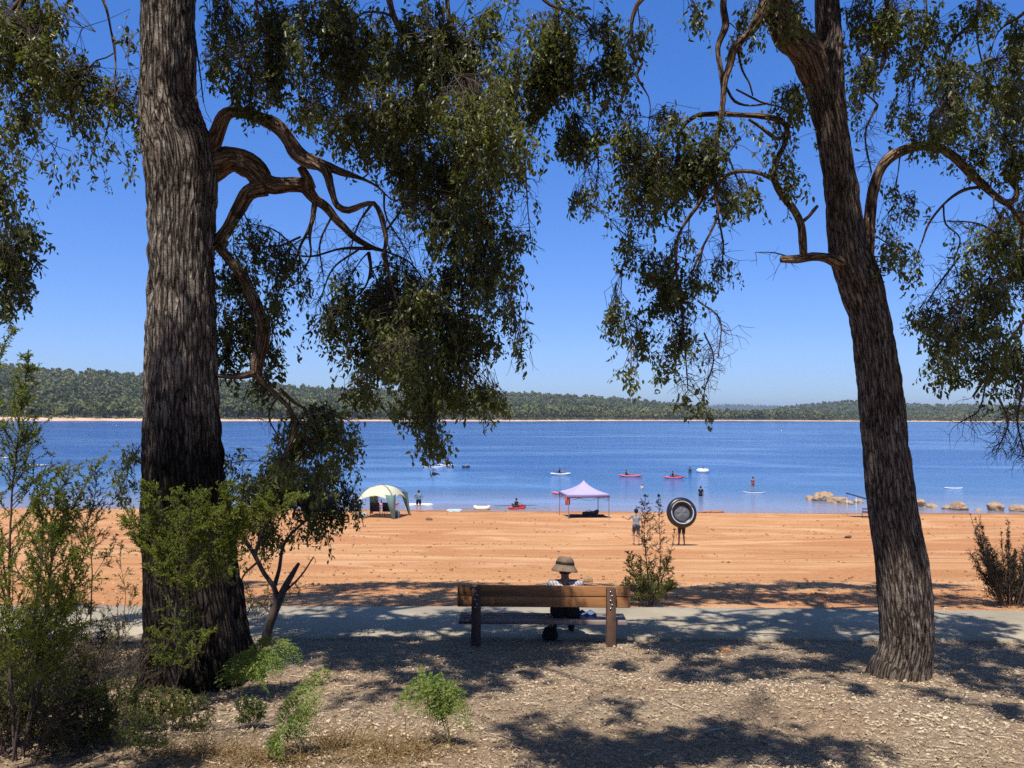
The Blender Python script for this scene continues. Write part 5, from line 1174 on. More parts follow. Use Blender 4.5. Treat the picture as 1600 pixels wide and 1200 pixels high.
for z in (.555, .695):
    MB().box((0, .065, z), (2.22, .045, .132), None, .008).build('backrest_plank', M_PLANK, bench)
for x in (-.865, .855):
    leg = MB().box((x, 0, .245), (.12, .085, 1.01), None, .006).build('leg', M_POST, bench)
    for z in (.50, .545, .60, .66, .71): MB().lathe([(0, .012), (.009, .01), (.012, 0)], (x + (.01 if z in (.545, .66) else -.01), -.0425, z), 10, rotx(PI / 2)).build('bolt', M_STEEL, leg)
    MB().box((x, .25, .235), (.07, .42, .045), None, .004).build('seat_bracket', M_POST, bench)
for k, y in enumerate((.135, .27, .405)):
    MB().box((-.01, y, .288), (2.17, .125, .055), None, .007).build('seat_plank', M_SEAT, bench)
SEATZ = bz + .316
SIT = dict(pel=(0, .02, .10), chest=(0, .00, .335), neck=(0, .01, .475), head=(0, .045, .600), shL=(-.178, .0, .425), shR=(.178, .0, .425), elL=(-.245, .05, .20), elR=(.245, .05, .20), wrL=(-.15, .27, .17), wrR=(.15, .27, .17),
           hipL=(-.09, .03, .09), hipR=(.09, .03, .09), knL=(-.115, .44, .10), knR=(.115, .44, .10), anL=(-.12, .52, -.255), anR=(.12, .50, -.255), toL=(-.13, .68, -.285), toR=(.13, .66, -.285))
m = mat('patterned_top'); g = N(m); c = g.obj(); w = g.n('TexWave'); w.inputs['Scale'].default_value = 9; w.inputs['Distortion'].default_value = 3.5; w.inputs['Detail'].default_value = 2; g.l(g.mapping(c, (1, 1, 1), rot=(0, .5, 0)), w.inputs['Vector'])
p = g.bsdf(g.ramp(w.outputs[0], [(.3, (.30, .28, .31)), (.5, (.46, .44, .47)), (.8, (.58, .56, .58))]), .85); g.out(p.outputs[0]); M_TOP = m
per, hd = human('person seated on the bench, back turned, in brown brimmed hat and pale patterned top', (bx + .285, by + .245, SEATZ + .012), 0, SIT, 1.0,
                (('top', M_TOP, ['torso', ('upperarm', .38)], .155, .46, .012), ('shorts', (.018, .018, .022), ['torso', ('thigh', .75)], -.1, .165, .014), ('shoe', (.03, .03, .035), ['foot'], -1, 0, .010)), (.30, .16, .10), (.05, .03, .02), .008)
hat = MB(); n = 40; prof = [(0.0, .140), (.05, .138), (.090, .126), (.118, .102), (.131, .068), (.137, .035), (.150, .014), (.172, -.008), (.190, -.030), (.196, -.044), (.190, -.046), (.168, -.016), (.142, .006), (.126, .02)]
hat.lathe(prof, (0, 0, 0), n); V = np.concatenate(hat.V)
r = np.hypot(V[:, 0], V[:, 1]); V[:, 2] += np.where(V[:, 2] > .1, -.010 * np.exp(-(V[:, 0] / .03) ** 2), 0)             # pinched crown
V[:, 2] -= np.where(r > .11, (r - .11) * .12 * (np.abs(V[:, 0]) / r), 0); V[:, 0] *= .90; V[:, 1] *= 1.08
hb = build('sun_hat', V @ (rotx(-.10) @ roty(.07)).T + hd['h'] + hd['hu'] * .03, [list(f) for f in hat.F], simple_mat('brown_felt', (.20, .135, .09), .9, .3, 12, .4), per, True)
band = MB().lathe([(.1365, .036), (.1395, .04), (.1345, .066), (.129, .072)], (0, 0, 0), 40); Vb = np.concatenate(band.V); Vb[:, 0] *= .90; Vb[:, 1] *= 1.08
build('hat_band', Vb @ (rotx(-.10) @ roty(.07)).T + hd['h'] + hd['hu'] * .03, [list(f) for f in band.F], simple_mat('dark_hat_band', (.02, .015, .012), .7), hb, True)
# towel on the seat, bag on the path
tw = MB(); nx, ny = 14, 10; VV = np.array([(-.11 + .22 * i / nx, -.15 + .3 * k / ny, .030 + .016 * math.sin(i * .9 + k * .5) + .012 * math.cos(k * 1.3)) for k in range(ny + 1) for i in range(nx + 1)])
VB = VV.copy(); VB[:, 2] = 0; q = (nx + 1) * (ny + 1); FT = [[k * (nx + 1) + i, k * (nx + 1) + i + 1, (k + 1) * (nx + 1) + i + 1, (k + 1) * (nx + 1) + i] for k in range(ny) for i in range(nx)]
loop = [i for i in range(nx + 1)] + [k * (nx + 1) + nx for k in range(1, ny + 1)] + [ny * (nx + 1) + i for i in range(nx - 1, -1, -1)] + [k * (nx + 1) for k in range(ny - 1, 0, -1)]
FT2 = FT + [[a + q for a in f[::-1]] for f in FT] + [[loop[(i + 1) % len(loop)], loop[i], loop[i] + q, loop[(i + 1) % len(loop)] + q] for i in range(len(loop))]
t = build('towel', np.concatenate([VV, VB]), FT2, cloth_mat((.12, .17, .32), 'towelling'), None, True); t.location = (bx + .585, by + .27, SEATZ + .001); tag(t, 'folded blue towel lying on the bench seat right of the seated person', 'towel')
bag = thing('backpack', 'black backpack on the path under the bench seat', 'backpack', (bx + .10, by + .40, PATHZ + .008), .3)
mb = MB(); capsule(mb, (-.05, 0, .07), (.05, 0, .07), .065, .065); capsule(mb, (-.04, 0, .13), (.04, 0, .13), .06, .055); capsule(mb, (-.03, -.045, .06), (.03, -.045, .06), .04, .04)
V, F, _ = remeshed('bag', np.concatenate(mb.V), [list(f) for f in mb.F], .012); V[:, 2] = np.maximum(V[:, 2], 0); build('bag_body', V, F, cloth_mat((.022, .022, .026), 'nylon'), bag, True)
for x in (-.06, .06): P = catmull(np.array([(x * .6, .04, .17), (x * .6, .09, .14), (x * .6, .085, .05), (x * .6, .05, .02)]), .02); V, F, _ = tube(P, np.full(len(P), .009), 6); build('strap', V, F, cloth_mat((.03, .03, .035), 'nylon'), bag, True)
MB().tube(catmull(np.array([(-.03, .0, .175), (-.015, 0, .20), (.015, 0, .20), (.03, 0, .175)]), .01), .008, 6).build('handle', cloth_mat((.03, .03, .035), 'nylon'), bag, True)

# ------------------------------------------------------------------ the two walking away on the beach
pk = G(994, 852); sc = .90
KID = off(STAND, hipL=(-.09, 0, .92), knL=(-.10, .10, .51), anL=(-.10, .02, .10), toL=(-.11, .19, .05), knR=(.10, -.02, .51), anR=(.10, -.17, .12), toR=(.11, -.03, .03),
          elL=(-.36, .10, 1.22), wrL=(-.52, .26, 1.30), hdL=(-.62, .33, 1.33), elR=(.27, -.06, 1.15), wrR=(.31, .06, .93))
per, _ = human('dark haired child in grey t-shirt and shorts walking away, left arm held out', pk, math.radians(4), KID, sc, (SHIRT((.26, .28, .31), .93), SHORTS((.09, .11, .15))), (.40, .22, .145), (.025, .016, .012), .010, slim=.92)
ball = MB(); V, F = rock_mesh(np.random.default_rng(3), .10, 3, (1.5, .8, .7), .12)
hp = np.array(pk) + rotz(math.radians(4)) @ (np.array([-.66, .36, 1.36]) * sc)
o = build('drink_bottle', *[None, None], None) if False else None
pb = G(1065, 852)
CAR = off(STAND, hipL=(-.095, 0, .92), knL=(-.11, .07, .51), anL=(-.13, .04, .09), toL=(-.15, .2, .04), knR=(.10, -.01, .50), anR=(.12, -.12, .10), toR=(.14, .03, .03), elL=(-.34, -.02, 1.66), wrL=(-.40, -.14, 1.42), elR=(.34, -.02, 1.66), wrR=(.40, -.14, 1.40), hdL=(-.42, -.20, 1.36), hdR=(.42, -.20, 1.34))
sc2 = .86
per, _ = human('barefoot person in dark shorts walking away, upper body hidden by the big black tube', pb, math.radians(-4), CAR, sc2, (('shorts', (.03, .032, .035), ['torso', ('thigh', .8)], 0, 1.04, .02), ('shirt', (.05, .05, .055), ['torso', ('upperarm', .5)], 1.0, 1.49, .014)), (.33, .18, .115), (.03, .02, .015), .011, slim=.92)
tube_c = at(1065, 801, pb[1] - .42)
tb = thing('inflatable_tube', 'big black inflatable ring with a white stripe and grey centre, carried on a back', 'inflatable ring', tube_c)
TILT = rotz(.10) @ rotx(math.radians(78)) @ np.eye(3); TILT = roty(-.12) @ TILT
def torus(R, r, n=48, m_=20, sz=1.0):
    V = [((R + r * math.cos(b)) * math.cos(a), (R + r * math.cos(b)) * math.sin(a), r * sz * math.sin(b)) for a in np.linspace(0, 2 * PI, n, endpoint=False) for b in np.linspace(0, 2 * PI, m_, endpoint=False)]
    F = [[i * m_ + k, ((i + 1) % n) * m_ + k, ((i + 1) % n) * m_ + (k + 1) % m_, i * m_ + (k + 1) % m_] for i in range(n) for k in range(m_)]; return np.array(V), F
Rt = 23.0 / FPX * pb[1] * 1.02; rt = .155
V, F = torus(Rt - rt, rt); build('ring', V @ TILT.T, F, simple_mat('black_vinyl', (.012, .013, .016), .35, .2, 10, .05, .5), tb, True)
V, F = torus(Rt - rt, .006, 48, 8); a_ = 0
V = np.array([((Rt - rt + (rt + .003) * math.cos(b)) * math.cos(a), (Rt - rt + (rt + .003) * math.cos(b)) * math.sin(a), (rt + .003) * math.sin(b)) for a in np.linspace(0, 2 * PI, 48, endpoint=False) for b in np.linspace(1.62, 1.86, 4)]); F = [[i * 4 + k, ((i + 1) % 48) * 4 + k, ((i + 1) % 48) * 4 + k + 1, i * 4 + k + 1] for i in range(48) for k in range(3)]
build('white_stripe', V @ TILT.T, F, simple_mat('white_vinyl', (.46, .47, .50), .4, .05), tb, True)
V = np.array([((Rt - rt * 2 + .01) * t_ * math.cos(a), (Rt - rt * 2 + .01) * t_ * math.sin(a), -.02 + .05 * (1 - t_ * t_) + .012 * math.sin(5 * a) * t_ * (1 - t_) * 4) for t_ in (1, .85, .7, .5, .3, .12) for a in np.linspace(0, 2 * PI, 40, endpoint=False)]); F = [[i * 40 + k, i * 40 + (k + 1) % 40, (i + 1) * 40 + (k + 1) % 40, (i + 1) * 40 + k] for i in range(5) for k in range(40)] + [[200 + k for k in range(40)]]
VB = V.copy(); VB[:, 2] -= .03; build('centre_panel', np.concatenate([V, VB]) @ TILT.T, F + [[q + 240 for q in f[::-1]] for f in F], simple_mat('grey_vinyl', (.115, .125, .15), .45, .3, 5, .2), tb, True)
for a in (0.5, PI - .5): P = catmull(np.array([((Rt - rt) * math.cos(a + e) , (Rt - rt) * math.sin(a + e), rt + hgt) for e, hgt in ((-.16, -.01), (-.09, .035), (.09, .035), (.16, -.01))]), .02) @ TILT.T; MB().tube(P, .014, 6).build('handle', simple_mat('grey_webbing', (.10, .10, .11), .8), tb, True)

# ------------------------------------------------------------------ shelters
M_ALU = simple_mat('painted_pole', (.16, .16, .18), .45, .1, 10, 0, .5)
gp = at(912, 804, 57.5); gz = float(zg(gp[0], gp[1]))
gb = thing('pop_up_gazebo', 'pop-up gazebo with a pointed pale lilac roof at the water\'s edge', 'gazebo', (gp[0], gp[1], gz), math.radians(9))
hw = 1.5; eave = 1.72; peak = 2.62
def fabric(name, col, tr=.35):
    m = mat(name); g = N(m); n = g.noise(g.obj(), 3, 3); cc = g.ramp(n, [(.3, tuple(v * .92 for v in col)), (.7, col)]); p = g.bsdf(cc, .75, None, .2); t_ = g.n('BsdfTranslucent'); g.l(cc, t_.inputs['Color']); mx = g.n('MixShader'); mx.inputs[0].default_value = tr; g.l(p.outputs[0], mx.inputs[1]); g.l(t_.outputs[0], mx.inputs[2]); g.out(mx.outputs[0]); return m
M_LILAC = fabric('lilac_fabric', (.62, .56, .84)); V = []; F = []; nn = 16
for i in range(nn + 1):
    for k in range(nn + 1):
        x = -1 + 2 * i / nn; y = -1 + 2 * k / nn; m_ = max(abs(x), abs(y)); u = 1 - m_; z = eave + (peak - eave) * (u ** 1.25 * .72 + .28 * u ** 5) - .05 * (1 - min(abs(x), abs(y))) * m_ * 0
        V.append((x * hw, y * hw, z))
V = np.array(V); F = [[i * (nn + 1) + k, (i + 1) * (nn + 1) + k, (i + 1) * (nn + 1) + k + 1, i * (nn + 1) + k + 1] for i in range(nn) for k in range(nn)]
VB = V.copy(); VB[:, 2] -= .02; cn = build('canopy', np.concatenate([V, VB]), F + [[q + len(V) for q in f[::-1]] for f in F], M_LILAC, gb, False)
vb = MB()
for a in range(4):
    R_ = rotz(a * PI / 2); vb.box(R_ @ np.array([0, -hw, eave - .10]), (2 * hw, .015, .22), R_)
vb.build('valance', fabric('violet_fabric', (.34, .30, .58)), cn)
for sx in (-1, 1):
    for sy in (-1, 1):
        zz = float(zg(gp[0] + sx * hw, gp[1] + sy * hw)) - gz
        MB().box((sx * (hw - .05), sy * (hw - .05), (eave + zz) / 2 - .03), (.05, .05, eave - zz + .02), None, .006).build('leg', M_ALU, gb)
for a in range(4):
    R_ = rotz(a * PI / 2); mbx = MB()
    for s in (-1, 1): mbx.tube([R_ @ np.array([s * (hw - .08), -hw + .05, eave - .06]), R_ @ np.array([0, -hw + .05, eave - .42])], .014, 6); mbx.tube([R_ @ np.array([s * (hw - .08), -hw + .05, eave - .42]), R_ @ np.array([0, -hw + .05, eave - .06])], .014, 6)
    mbx.build('truss', M_ALU, gb)
mt = at(918, 805, 57.6); o = MB().box((0, 0, .06), (2.5, 1.3, .10), None, .03).build('ground_mat', cloth_mat((.03, .03, .035), 'canvas')); o.location = (mt[0], mt[1], float(zg(mt[0], mt[1]))); tag(o, 'dark mat spread out under the lilac gazebo', 'mat')
bgz = thing('duffel_bag', 'dark bag heaped on the mat under the lilac gazebo', 'bag', (mt[0] + .28, mt[1], float(zg(mt[0], mt[1])) + .11))
mb = MB(); capsule(mb, (-.55, 0, .14), (.1, 0, .16), .13, .15); capsule(mb, (.3, 0, .2), (.42, .05, .28), .18, .14); V, F, _ = remeshed('b', np.concatenate(mb.V), [list(f) for f in mb.F], .03); V[:, 2] = np.maximum(V[:, 2], 0); build('bag_body', V, F, cloth_mat((.045, .04, .04), 'canvas'), bgz, True)
MB().tube(catmull(np.array([(-.4, 0, .26), (-.3, 0, .36), (-.1, 0, .36), (0, 0, .29)]), .03), .015, 6).build('handle', cloth_mat((.03, .03, .03), 'nylon'), bgz, True)
# red towel hanging from its corner
rt_ = at(887, 782, 56.1); o = MB().box((0, 0, 0), (.34, .05, .62), None, .02).build('towel', cloth_mat((.42, .07, .06), 'towelling')); o.location = rt_; tag(o, 'red towel hanging at the left corner of the lilac gazebo', 'towel')

g2 = at(597, 812, 56.5); g2z = float(zg(g2[0], g2[1]))
ga = thing('dome_shelter', 'beach shelter with a rounded pale green roof and teal corner panels', 'gazebo', (g2[0], g2[1], g2z), math.radians(-14))
M_LIME = fabric('pale_green_fabric', (.84, .87, .70), .45); M_TEAL = fabric('teal_fabric', (.26, .48, .48), .25); hw2 = 1.28; V = []; nn = 18
for i in range(nn + 1):
    for k in range(nn + 1):
        x = -1 + 2 * i / nn; y = -1 + 2 * k / nn; z = 1.62 + .62 * (1 - .5 * (abs(x) ** 2.2 + abs(y) ** 2.2)) - .30 * max(abs(x), abs(y)) ** 6 - .10 * (1 - (1 - abs(x)) ** 2) * (1 - (1 - abs(y)) ** 2)
        V.append((x * hw2, y * hw2, z))
V = np.array(V); F = [[i * (nn + 1) + k, (i + 1) * (nn + 1) + k, (i + 1) * (nn + 1) + k + 1, i * (nn + 1) + k + 1] for i in range(nn) for k in range(nn)]; VB = V.copy(); VB[:, 2] -= .02
build('canopy', np.concatenate([V, VB]), F + [[q + len(V) for q in f[::-1]] for f in F], M_LIME, ga, True)
for sx in (-1, 1):
    for sy in (-1, 1):
        zz = float(zg(g2[0] + sx * 1.4, g2[1] + sy * 1.4)) - g2z; P = catmull(np.array([(sx * 1.52, sy * 1.52, zz - .05), (sx * 1.44, sy * 1.44, .7), (sx * 1.28, sy * 1.28, 1.62), (sx * .75, sy * .75, 2.08), (0, 0, 2.27)]), .1)
        MB().tube(P, .022, 8).build('leg', M_ALU, ga, True)
        mbp = MB(); q0, q1, q2 = np.array((sx * 1.30, sy * 1.30, 1.66)), np.array((sx * 1.5, sy * 1.5, zz + .02)), None
        if sx > 0 or sy > 0:
            wd = .55; e1 = np.array((sx * (1.30 - wd), sy * 1.31, 1.70)); e2 = np.array((sx * 1.31, sy * (1.30 - wd), 1.70)); b1 = q1 + np.array((-sx * .14, 0, 0)); b2 = q1 + np.array((0, -sy * .14, 0)); o_ = np.array((sx * .03, sy * .03, 0))
            Vp = np.array([q0 + o_, e1 + o_, b1 + o_, q1 + o_, e2 + o_, b2 + o_]); Vq = Vp + o_ * .4; mbp.add(np.concatenate([Vp, Vq]), [(0, 1, 2, 3), (0, 3, 5, 4), (6, 9, 8, 7), (6, 10, 11, 9), (1, 7, 8, 2), (4, 5, 11, 10), (2, 8, 9, 3), (3, 9, 11, 5)]); mbp.build('corner_panel', M_TEAL, ga)
def camp_chair(lab, px_, py_, d, rz):
    c = at(px_, py_, d); z = float(zg(c[0], c[1])); r = thing('camping_chair', lab, 'chair', (c[0], c[1], z), rz, 'camping chairs under the green shelter'); mk = cloth_mat((.03, .03, .035), 'canvas'); s_ = 1.12
    MB().box((0, .02, .44), (.56 * s_, .5, .05), None, .015).build('seat', mk, r); MB().box((0, -.26, .76), (.58 * s_, .05, .62), rotx(.16), .02).build('backrest', mk, r)
    for sx in (-1, 1):
        MB().box((sx * .34, .0, .66), (.07, .50, .04), None, .01).build('armrest', mk, r)
        for sy in (-1, 1): MB().tube([(sx * .33, sy * .27, -.02), (sx * .31, sy * .22, .65)], .016, 6).build('leg', M_ALU, r)
    return r
camp_chair('black camping chair, the left one under the green shelter', 586, 810, 56.2, .05); camp_chair('black camping chair beside the teal panel under the green shelter', 606, 810, 56.2, -.1)
c = at(621, 810, 56.0); z = float(zg(c[0], c[1])); ck = thing('cooler_box', 'small grey cooler box at the right corner of the green shelter', 'cooler', (c[0], c[1], z))
MB().box((0, 0, .22), (.30, .28, .44), None, .03).build('box_body', simple_mat('grey_plastic', (.10, .14, .15), .5), ck); MB().box((0, 0, .47), (.33, .31, .07), None, .02).build('lid', simple_mat('pale_plastic', (.3, .36, .36), .5), ck)
c = at(564, 811, 55.5); bgz = thing('beach_bag', 'pale grey bag slumped on the sand left of the green shelter', 'bag', (c[0], c[1], float(zg(c[0], c[1])) - .02)); mb = MB(); capsule(mb, (-.3, 0, .16), (.25, 0, .2), .17, .24); capsule(mb, (-.1, -.1, .3), (.1, 0, .36), .12, .1); V, F, _ = remeshed('b', np.concatenate(mb.V), [list(f) for f in mb.F], .03); V[:, 2] = np.maximum(V[:, 2], 0); build('bag_body', V, F, cloth_mat((.32, .33, .30), 'canvas'), bgz, True); MB().tube(catmull(np.array([(-.2, 0, .36), (-.1, 0, .52), (.1, 0, .52), (.2, 0, .4)]), .03), .018, 6).build('handle', cloth_mat((.2, .2, .2), 'nylon'), bgz, True)
# blue shelter glimpsed through the sapling
c = at(503, 806, 58); z = float(zg(c[0], c[1])); bt = thing('beach_tent', 'blue beach tent half hidden behind the dark sapling leaves', 'tent', (c[0], c[1], z), .2)
V = []; F = []
for i in range(13):
    a = PI * i / 12
    for y, s_ in ((-.9, 1.0), (0, 1.06), (.9, .92)): V.append((-1.25 * math.cos(a) * s_, y, 1.45 * math.sin(a) ** .8 * s_))
V = np.array(V); F = [[i * 3 + k, i * 3 + 3 + k, i * 3 + 4 + k, i * 3 + k + 1] for i in range(12) for k in range(2)] + [[i * 3 + 2 for i in range(13)]]; VB = V * np.array([.98, 1, .98])
build('tent_shell', np.concatenate([V, VB]), F + [[q + 39 for q in f[::-1]] for f in F], fabric('blue_fabric', (.03, .10, .42), .3), bt, True)
for y, s_ in ((-.91, 1.02), (.91, .94)): MB().tube(np.array([(-1.25 * math.cos(PI * i / 16) * s_, y, 1.45 * max(0, math.sin(PI * i / 16)) ** .8 * s_) for i in range(17)]), .02, 6).build('tent_pole', M_ALU, bt, True)
# blue awning behind the leaning trunk
c = at(1352, 797, 60); z = float(zg(c[0], c[1])); aw = thing('beach_awning', 'slanting blue awning on thin white poles, half hidden behind the leaning tree', 'awning', (c[0], c[1], max(z, -.1)))
V = np.array([(-1.05, -.8, 1.72), (1.2, -.8, 1.10), (1.2, .9, 1.12), (-1.05, .9, 1.74)]); V2 = V - np.array([0, 0, .10]); build('awning_sheet', np.concatenate([V, V2]), [(0, 1, 2, 3), (7, 6, 5, 4), (0, 4, 5, 1), (1, 5, 6, 2), (2, 6, 7, 3), (3, 7, 4, 0)], cloth_mat((.03, .08, .22), 'canvas'), aw, False)
for x, y, zt_ in ((-1.0, -.75, 1.70), (-1.0, .85, 1.70), (1.1, -.75, 1.12), (1.1, .85, 1.14)): MB().tube([(x, y, -.4), (x, y, zt_ - .12)], .018, 6).build('awning_pole', simple_mat('white_pole', (.7, .7, .7), .4), aw, True)
camp_c = at(1353, 801, 58.5); z = float(zg(camp_c[0], camp_c[1])); r = thing('camping_chair', 'maroon camping chair peeking out left of the leaning trunk by the blue awning', 'chair', (camp_c[0], camp_c[1], z), 1.2); mk = cloth_mat((.10, .03, .045), 'canvas')
MB().box((0, .02, .44), (.6, .5, .05), None, .015).build('seat', mk, r); MB().box((0, -.26, .78), (.62, .05, .64), rotx(.16), .02).build('backrest', mk, r)
for sx in (-1, 1):
    MB().box((sx * .34, 0, .66), (.07, .50, .04), None, .01).build('armrest', mk, r)
    for sy in (-1, 1): MB().tube([(sx * .33, sy * .27, -.02), (sx * .31, sy * .22, .65)], .016, 6).build('leg', M_ALU, r)

# ------------------------------------------------------------------ boards, kayaks, dinghies
def plastic(name, c, r=.35): return simple_mat(name, c, r, .12, 4, .03, .5)
def hull(L, W, Hh, rock, ns=28, nr=16, taper=.75, deck=.25):
    """closed pointed hull along x; bottom at z = 0, crowned deck"""
    V = []; F = []
    for i in range(ns + 1):
        u = -1 + 2 * i / ns; w = W / 2 * max(.02, 1 - abs(u) ** 2.4) ** taper; zb = rock * abs(u) ** 2.5; zt = Hh + rock * 1.1 * abs(u) ** 2.5
        zt = max(zt - (1 - max(0, 1 - abs(u) ** 6)) * Hh * .5, zb + .03)
        for k in range(nr):
            a = 2 * PI * k / nr; c_, s_ = math.cos(a), math.sin(a); y = w * np.sign(c_) * abs(c_) ** .7; zz = zb + (zt - zb) * (.5 + .5 * np.sign(s_) * abs(s_) ** (.75 if s_ < 0 else 1.3))
            V.append((u * L / 2, y, zz))
    F = [[i * nr + k, i * nr + (k + 1) % nr, (i + 1) * nr + (k + 1) % nr, (i + 1) * nr + k] for i in range(ns) for k in range(nr)] + [list(range(nr))[::-1], [ns * nr + k for k in range(nr)]]
    return np.array(V), F
def wloc(px_, py_): v = ray(px_, py_); t_ = -H / v[2]; return CAM + v * t_
def kayak(label, loc, rz, L, W, col, deckcol=None, group='kayaks on the lake'):
    r = thing('kayak', label, 'kayak', loc, rz, group); V, F = hull(L, W, .26, .14); V[:, 2] -= np.exp(-((V[:, 0] + .15) / (.24 * L)) ** 4) * (V[:, 2] > .2) * .10 * (np.abs(V[:, 1]) < W * .34)
    build('hull', V, F, plastic('kayak_plastic', col), r, True)
    MB().box((-.15, 0, .19), (.42, W * .55, .06), None, .02).build('seat', plastic('black_foam', (.03, .03, .03), .8), r); MB().box((-.40, 0, .36), (.06, W * .5, .34), roty(-.2), .02).build('backrest', plastic('black_foam', (.03, .03, .03), .8), r)
    mb = MB()
    for sx in (-1, 1): mb.tube(catmull(np.array([(sx * L * .44, -.03, .33), (sx * L * .45, -.03, .38), (sx * L * .45, .03, .38), (sx * L * .44, .03, .33)]), .02), .012, 6)
    mb.build('handle', plastic('black_foam', (.03, .03, .03), .8), r, True); return r
def board(label, loc, rz, L, W, top, rim, group=None, roll=0.0, pad=None):
    r = thing('paddle_board', label, 'paddle board', loc, rz, group); V, F = hull(L, W, .13, .06, 30, 16, .62); V = V @ rotx(roll).T; build('board_body', V, F, plastic('board_skin', rim), r, True)
    V2, F2 = hull(L * .92, W * .84, .02, .06 * .85, 30, 12, .62); V2[:, 2] += .118; V2 = V2 @ rotx(roll).T; build('deck_pad', V2, F2, plastic('deck_skin', top, .6), r, True)
    fin = np.array([(-L * .40, -.01, .06), (-L * .32, -.01, .05), (-L * .41, -.01, -.18), (-L * .40, .01, .06), (-L * .32, .01, .05), (-L * .41, .01, -.18)]) @ rotx(roll).T; build('fin', fin, [(0, 1, 2), (5, 4, 3), (0, 3, 4, 1), (1, 4, 5, 2), (2, 5, 3, 0)], plastic('fin_plastic', (.03, .03, .03)), r, False); return r
def paddle(label, a, b, group=None, blade2=True, col=(.05, .05, .05)):
    a = np.array(a, float); b = np.array(b, float); r = thing('paddle', label, 'paddle', a, 0, group); d = b - a; L = np.linalg.norm(d); q = np.array(Vector(d).to_track_quat('X', 'Z').to_matrix())
    MB().tube([(0, 0, 0), d], .02, 8).build('shaft', plastic('paddle_shaft', (.06, .06, .06)), r, True)
    for e, s_ in ((L, 1),) + (((0, -1),) if blade2 else ()):
        V = np.array([(e + s_ * t_, w_ * sd, z_) for t_, w_ in ((0, .03), (.12, .09), (.34, .10), (.46, .06)) for sd in (-1, 1) for z_ in (-.012, .012)]); F = []
        for i in range(3): o_ = i * 4; F += [(o_, o_ + 2, o_ + 6, o_ + 4), (o_ + 1, o_ + 5, o_ + 7, o_ + 3), (o_, o_ + 4, o_ + 5, o_ + 1), (o_ + 2, o_ + 3, o_ + 7, o_ + 6)]
        F += [(0, 1, 3, 2), (12, 14, 15, 13)]; build('blade', V @ q.T, F, plastic('paddle_blade', col), r, False)
ROW = dict(pel=(-.05, 0, .12), chest=(0, .0, .40), neck=(0, .02, .56), head=(0, .04, .70), shL=(-.185, 0, .50), shR=(.185, 0, .50), elL=(-.30, .16, .30), elR=(.30, .16, .36), wrL=(-.32, .38, .34), wrR=(.32, .36, .50), hipL=(-.1, .03, .1), hipR=(.1, .03, .1), knL=(-.16, .48, .26), knR=(.16, .48, .26), anL=(-.14, .84, .10), anR=(.14, .84, .10), toL=(-.15, .90, .24), toR=(.15, .90, .24)); ROW['pel'] = (0, 0, .12)
FARV = .028
def rower(label, boat_loc, rz, zoff, shirt, hairc, dx=-.15, group='people on the water'):
    # the boat's bow is +x, so the rower looks along +x
    c, s_ = math.cos(rz), math.sin(rz); l = np.array(boat_loc) + np.array([c * dx, s_ * dx, zoff])
    return human(label, l, rz - PI / 2, ROW, .95, (('shirt', shirt, ['torso', ('upperarm', .6)], .2, .58, .016), ('shorts', (.04, .04, .06), ['torso', ('thigh', .7)], -.2, .2, .016)), (.30, .17, .11), hairc, FARV, group=group, hands=False)[0]
# far pair
w = wloc(677, 730); board('white paddle board under the far standing paddler', (w[0], w[1], -.05), .04, 3.1, .75, (.72, .72, .70), (.75, .75, .75), 'boards on the lake')
SUP = off(STAND, knL=(-.13, .06, .51), anL=(-.16, .0, .09), toL=(-.18, .16, .03), knR=(.13, .06, .51), anR=(.16, 0, .09), toR=(.18, .16, .03), elL=(-.24, .12, 1.18), wrL=(-.02, .30, 1.25), elR=(.24, .10, 1.14), wrR=(.06, .32, .98))
human('far paddler in dark clothes standing on a white board near the white kayak', (w[0], w[1], .09), 1.2, SUP, 1.0, (SHIRT((.30, .26, .28)), SHORTS((.03, .03, .05))), (.32, .18, .12), (.03, .02, .02), FARV, group='people on the water', hands=False)
paddle('long paddle held by the far standing paddler', (w[0] - .35, w[1] - .2, 1.45), (w[0] - .75, w[1] - .5, -.2), None, False)
w = wloc(696, 727.5); kb = (w[0], w[1], -.07); kayak('white kayak behind the far standing paddler', kb, -.25, 2.7, .9, (.74, .72, .70)); rower('far kayaker in a pale top in the white kayak', kb, -.25, .18, (.62, .58, .55), (.4, .3, .2))
w = wloc(728, 730); dn = thing('inflatable_ring', 'small dark inflatable ring floating right of the white kayak', 'inflatable ring', (w[0], w[1], .12), 0, None); V, F = torus(.42, .19, 36, 14); build('ring', V, F, plastic('dark_vinyl', (.035, .04, .05)), dn, True); V, F = torus(.42, .02, 36, 8); V[:, 2] += .185; build('cord', V, F, plastic('white_cord', (.5, .5, .5)), dn, True)
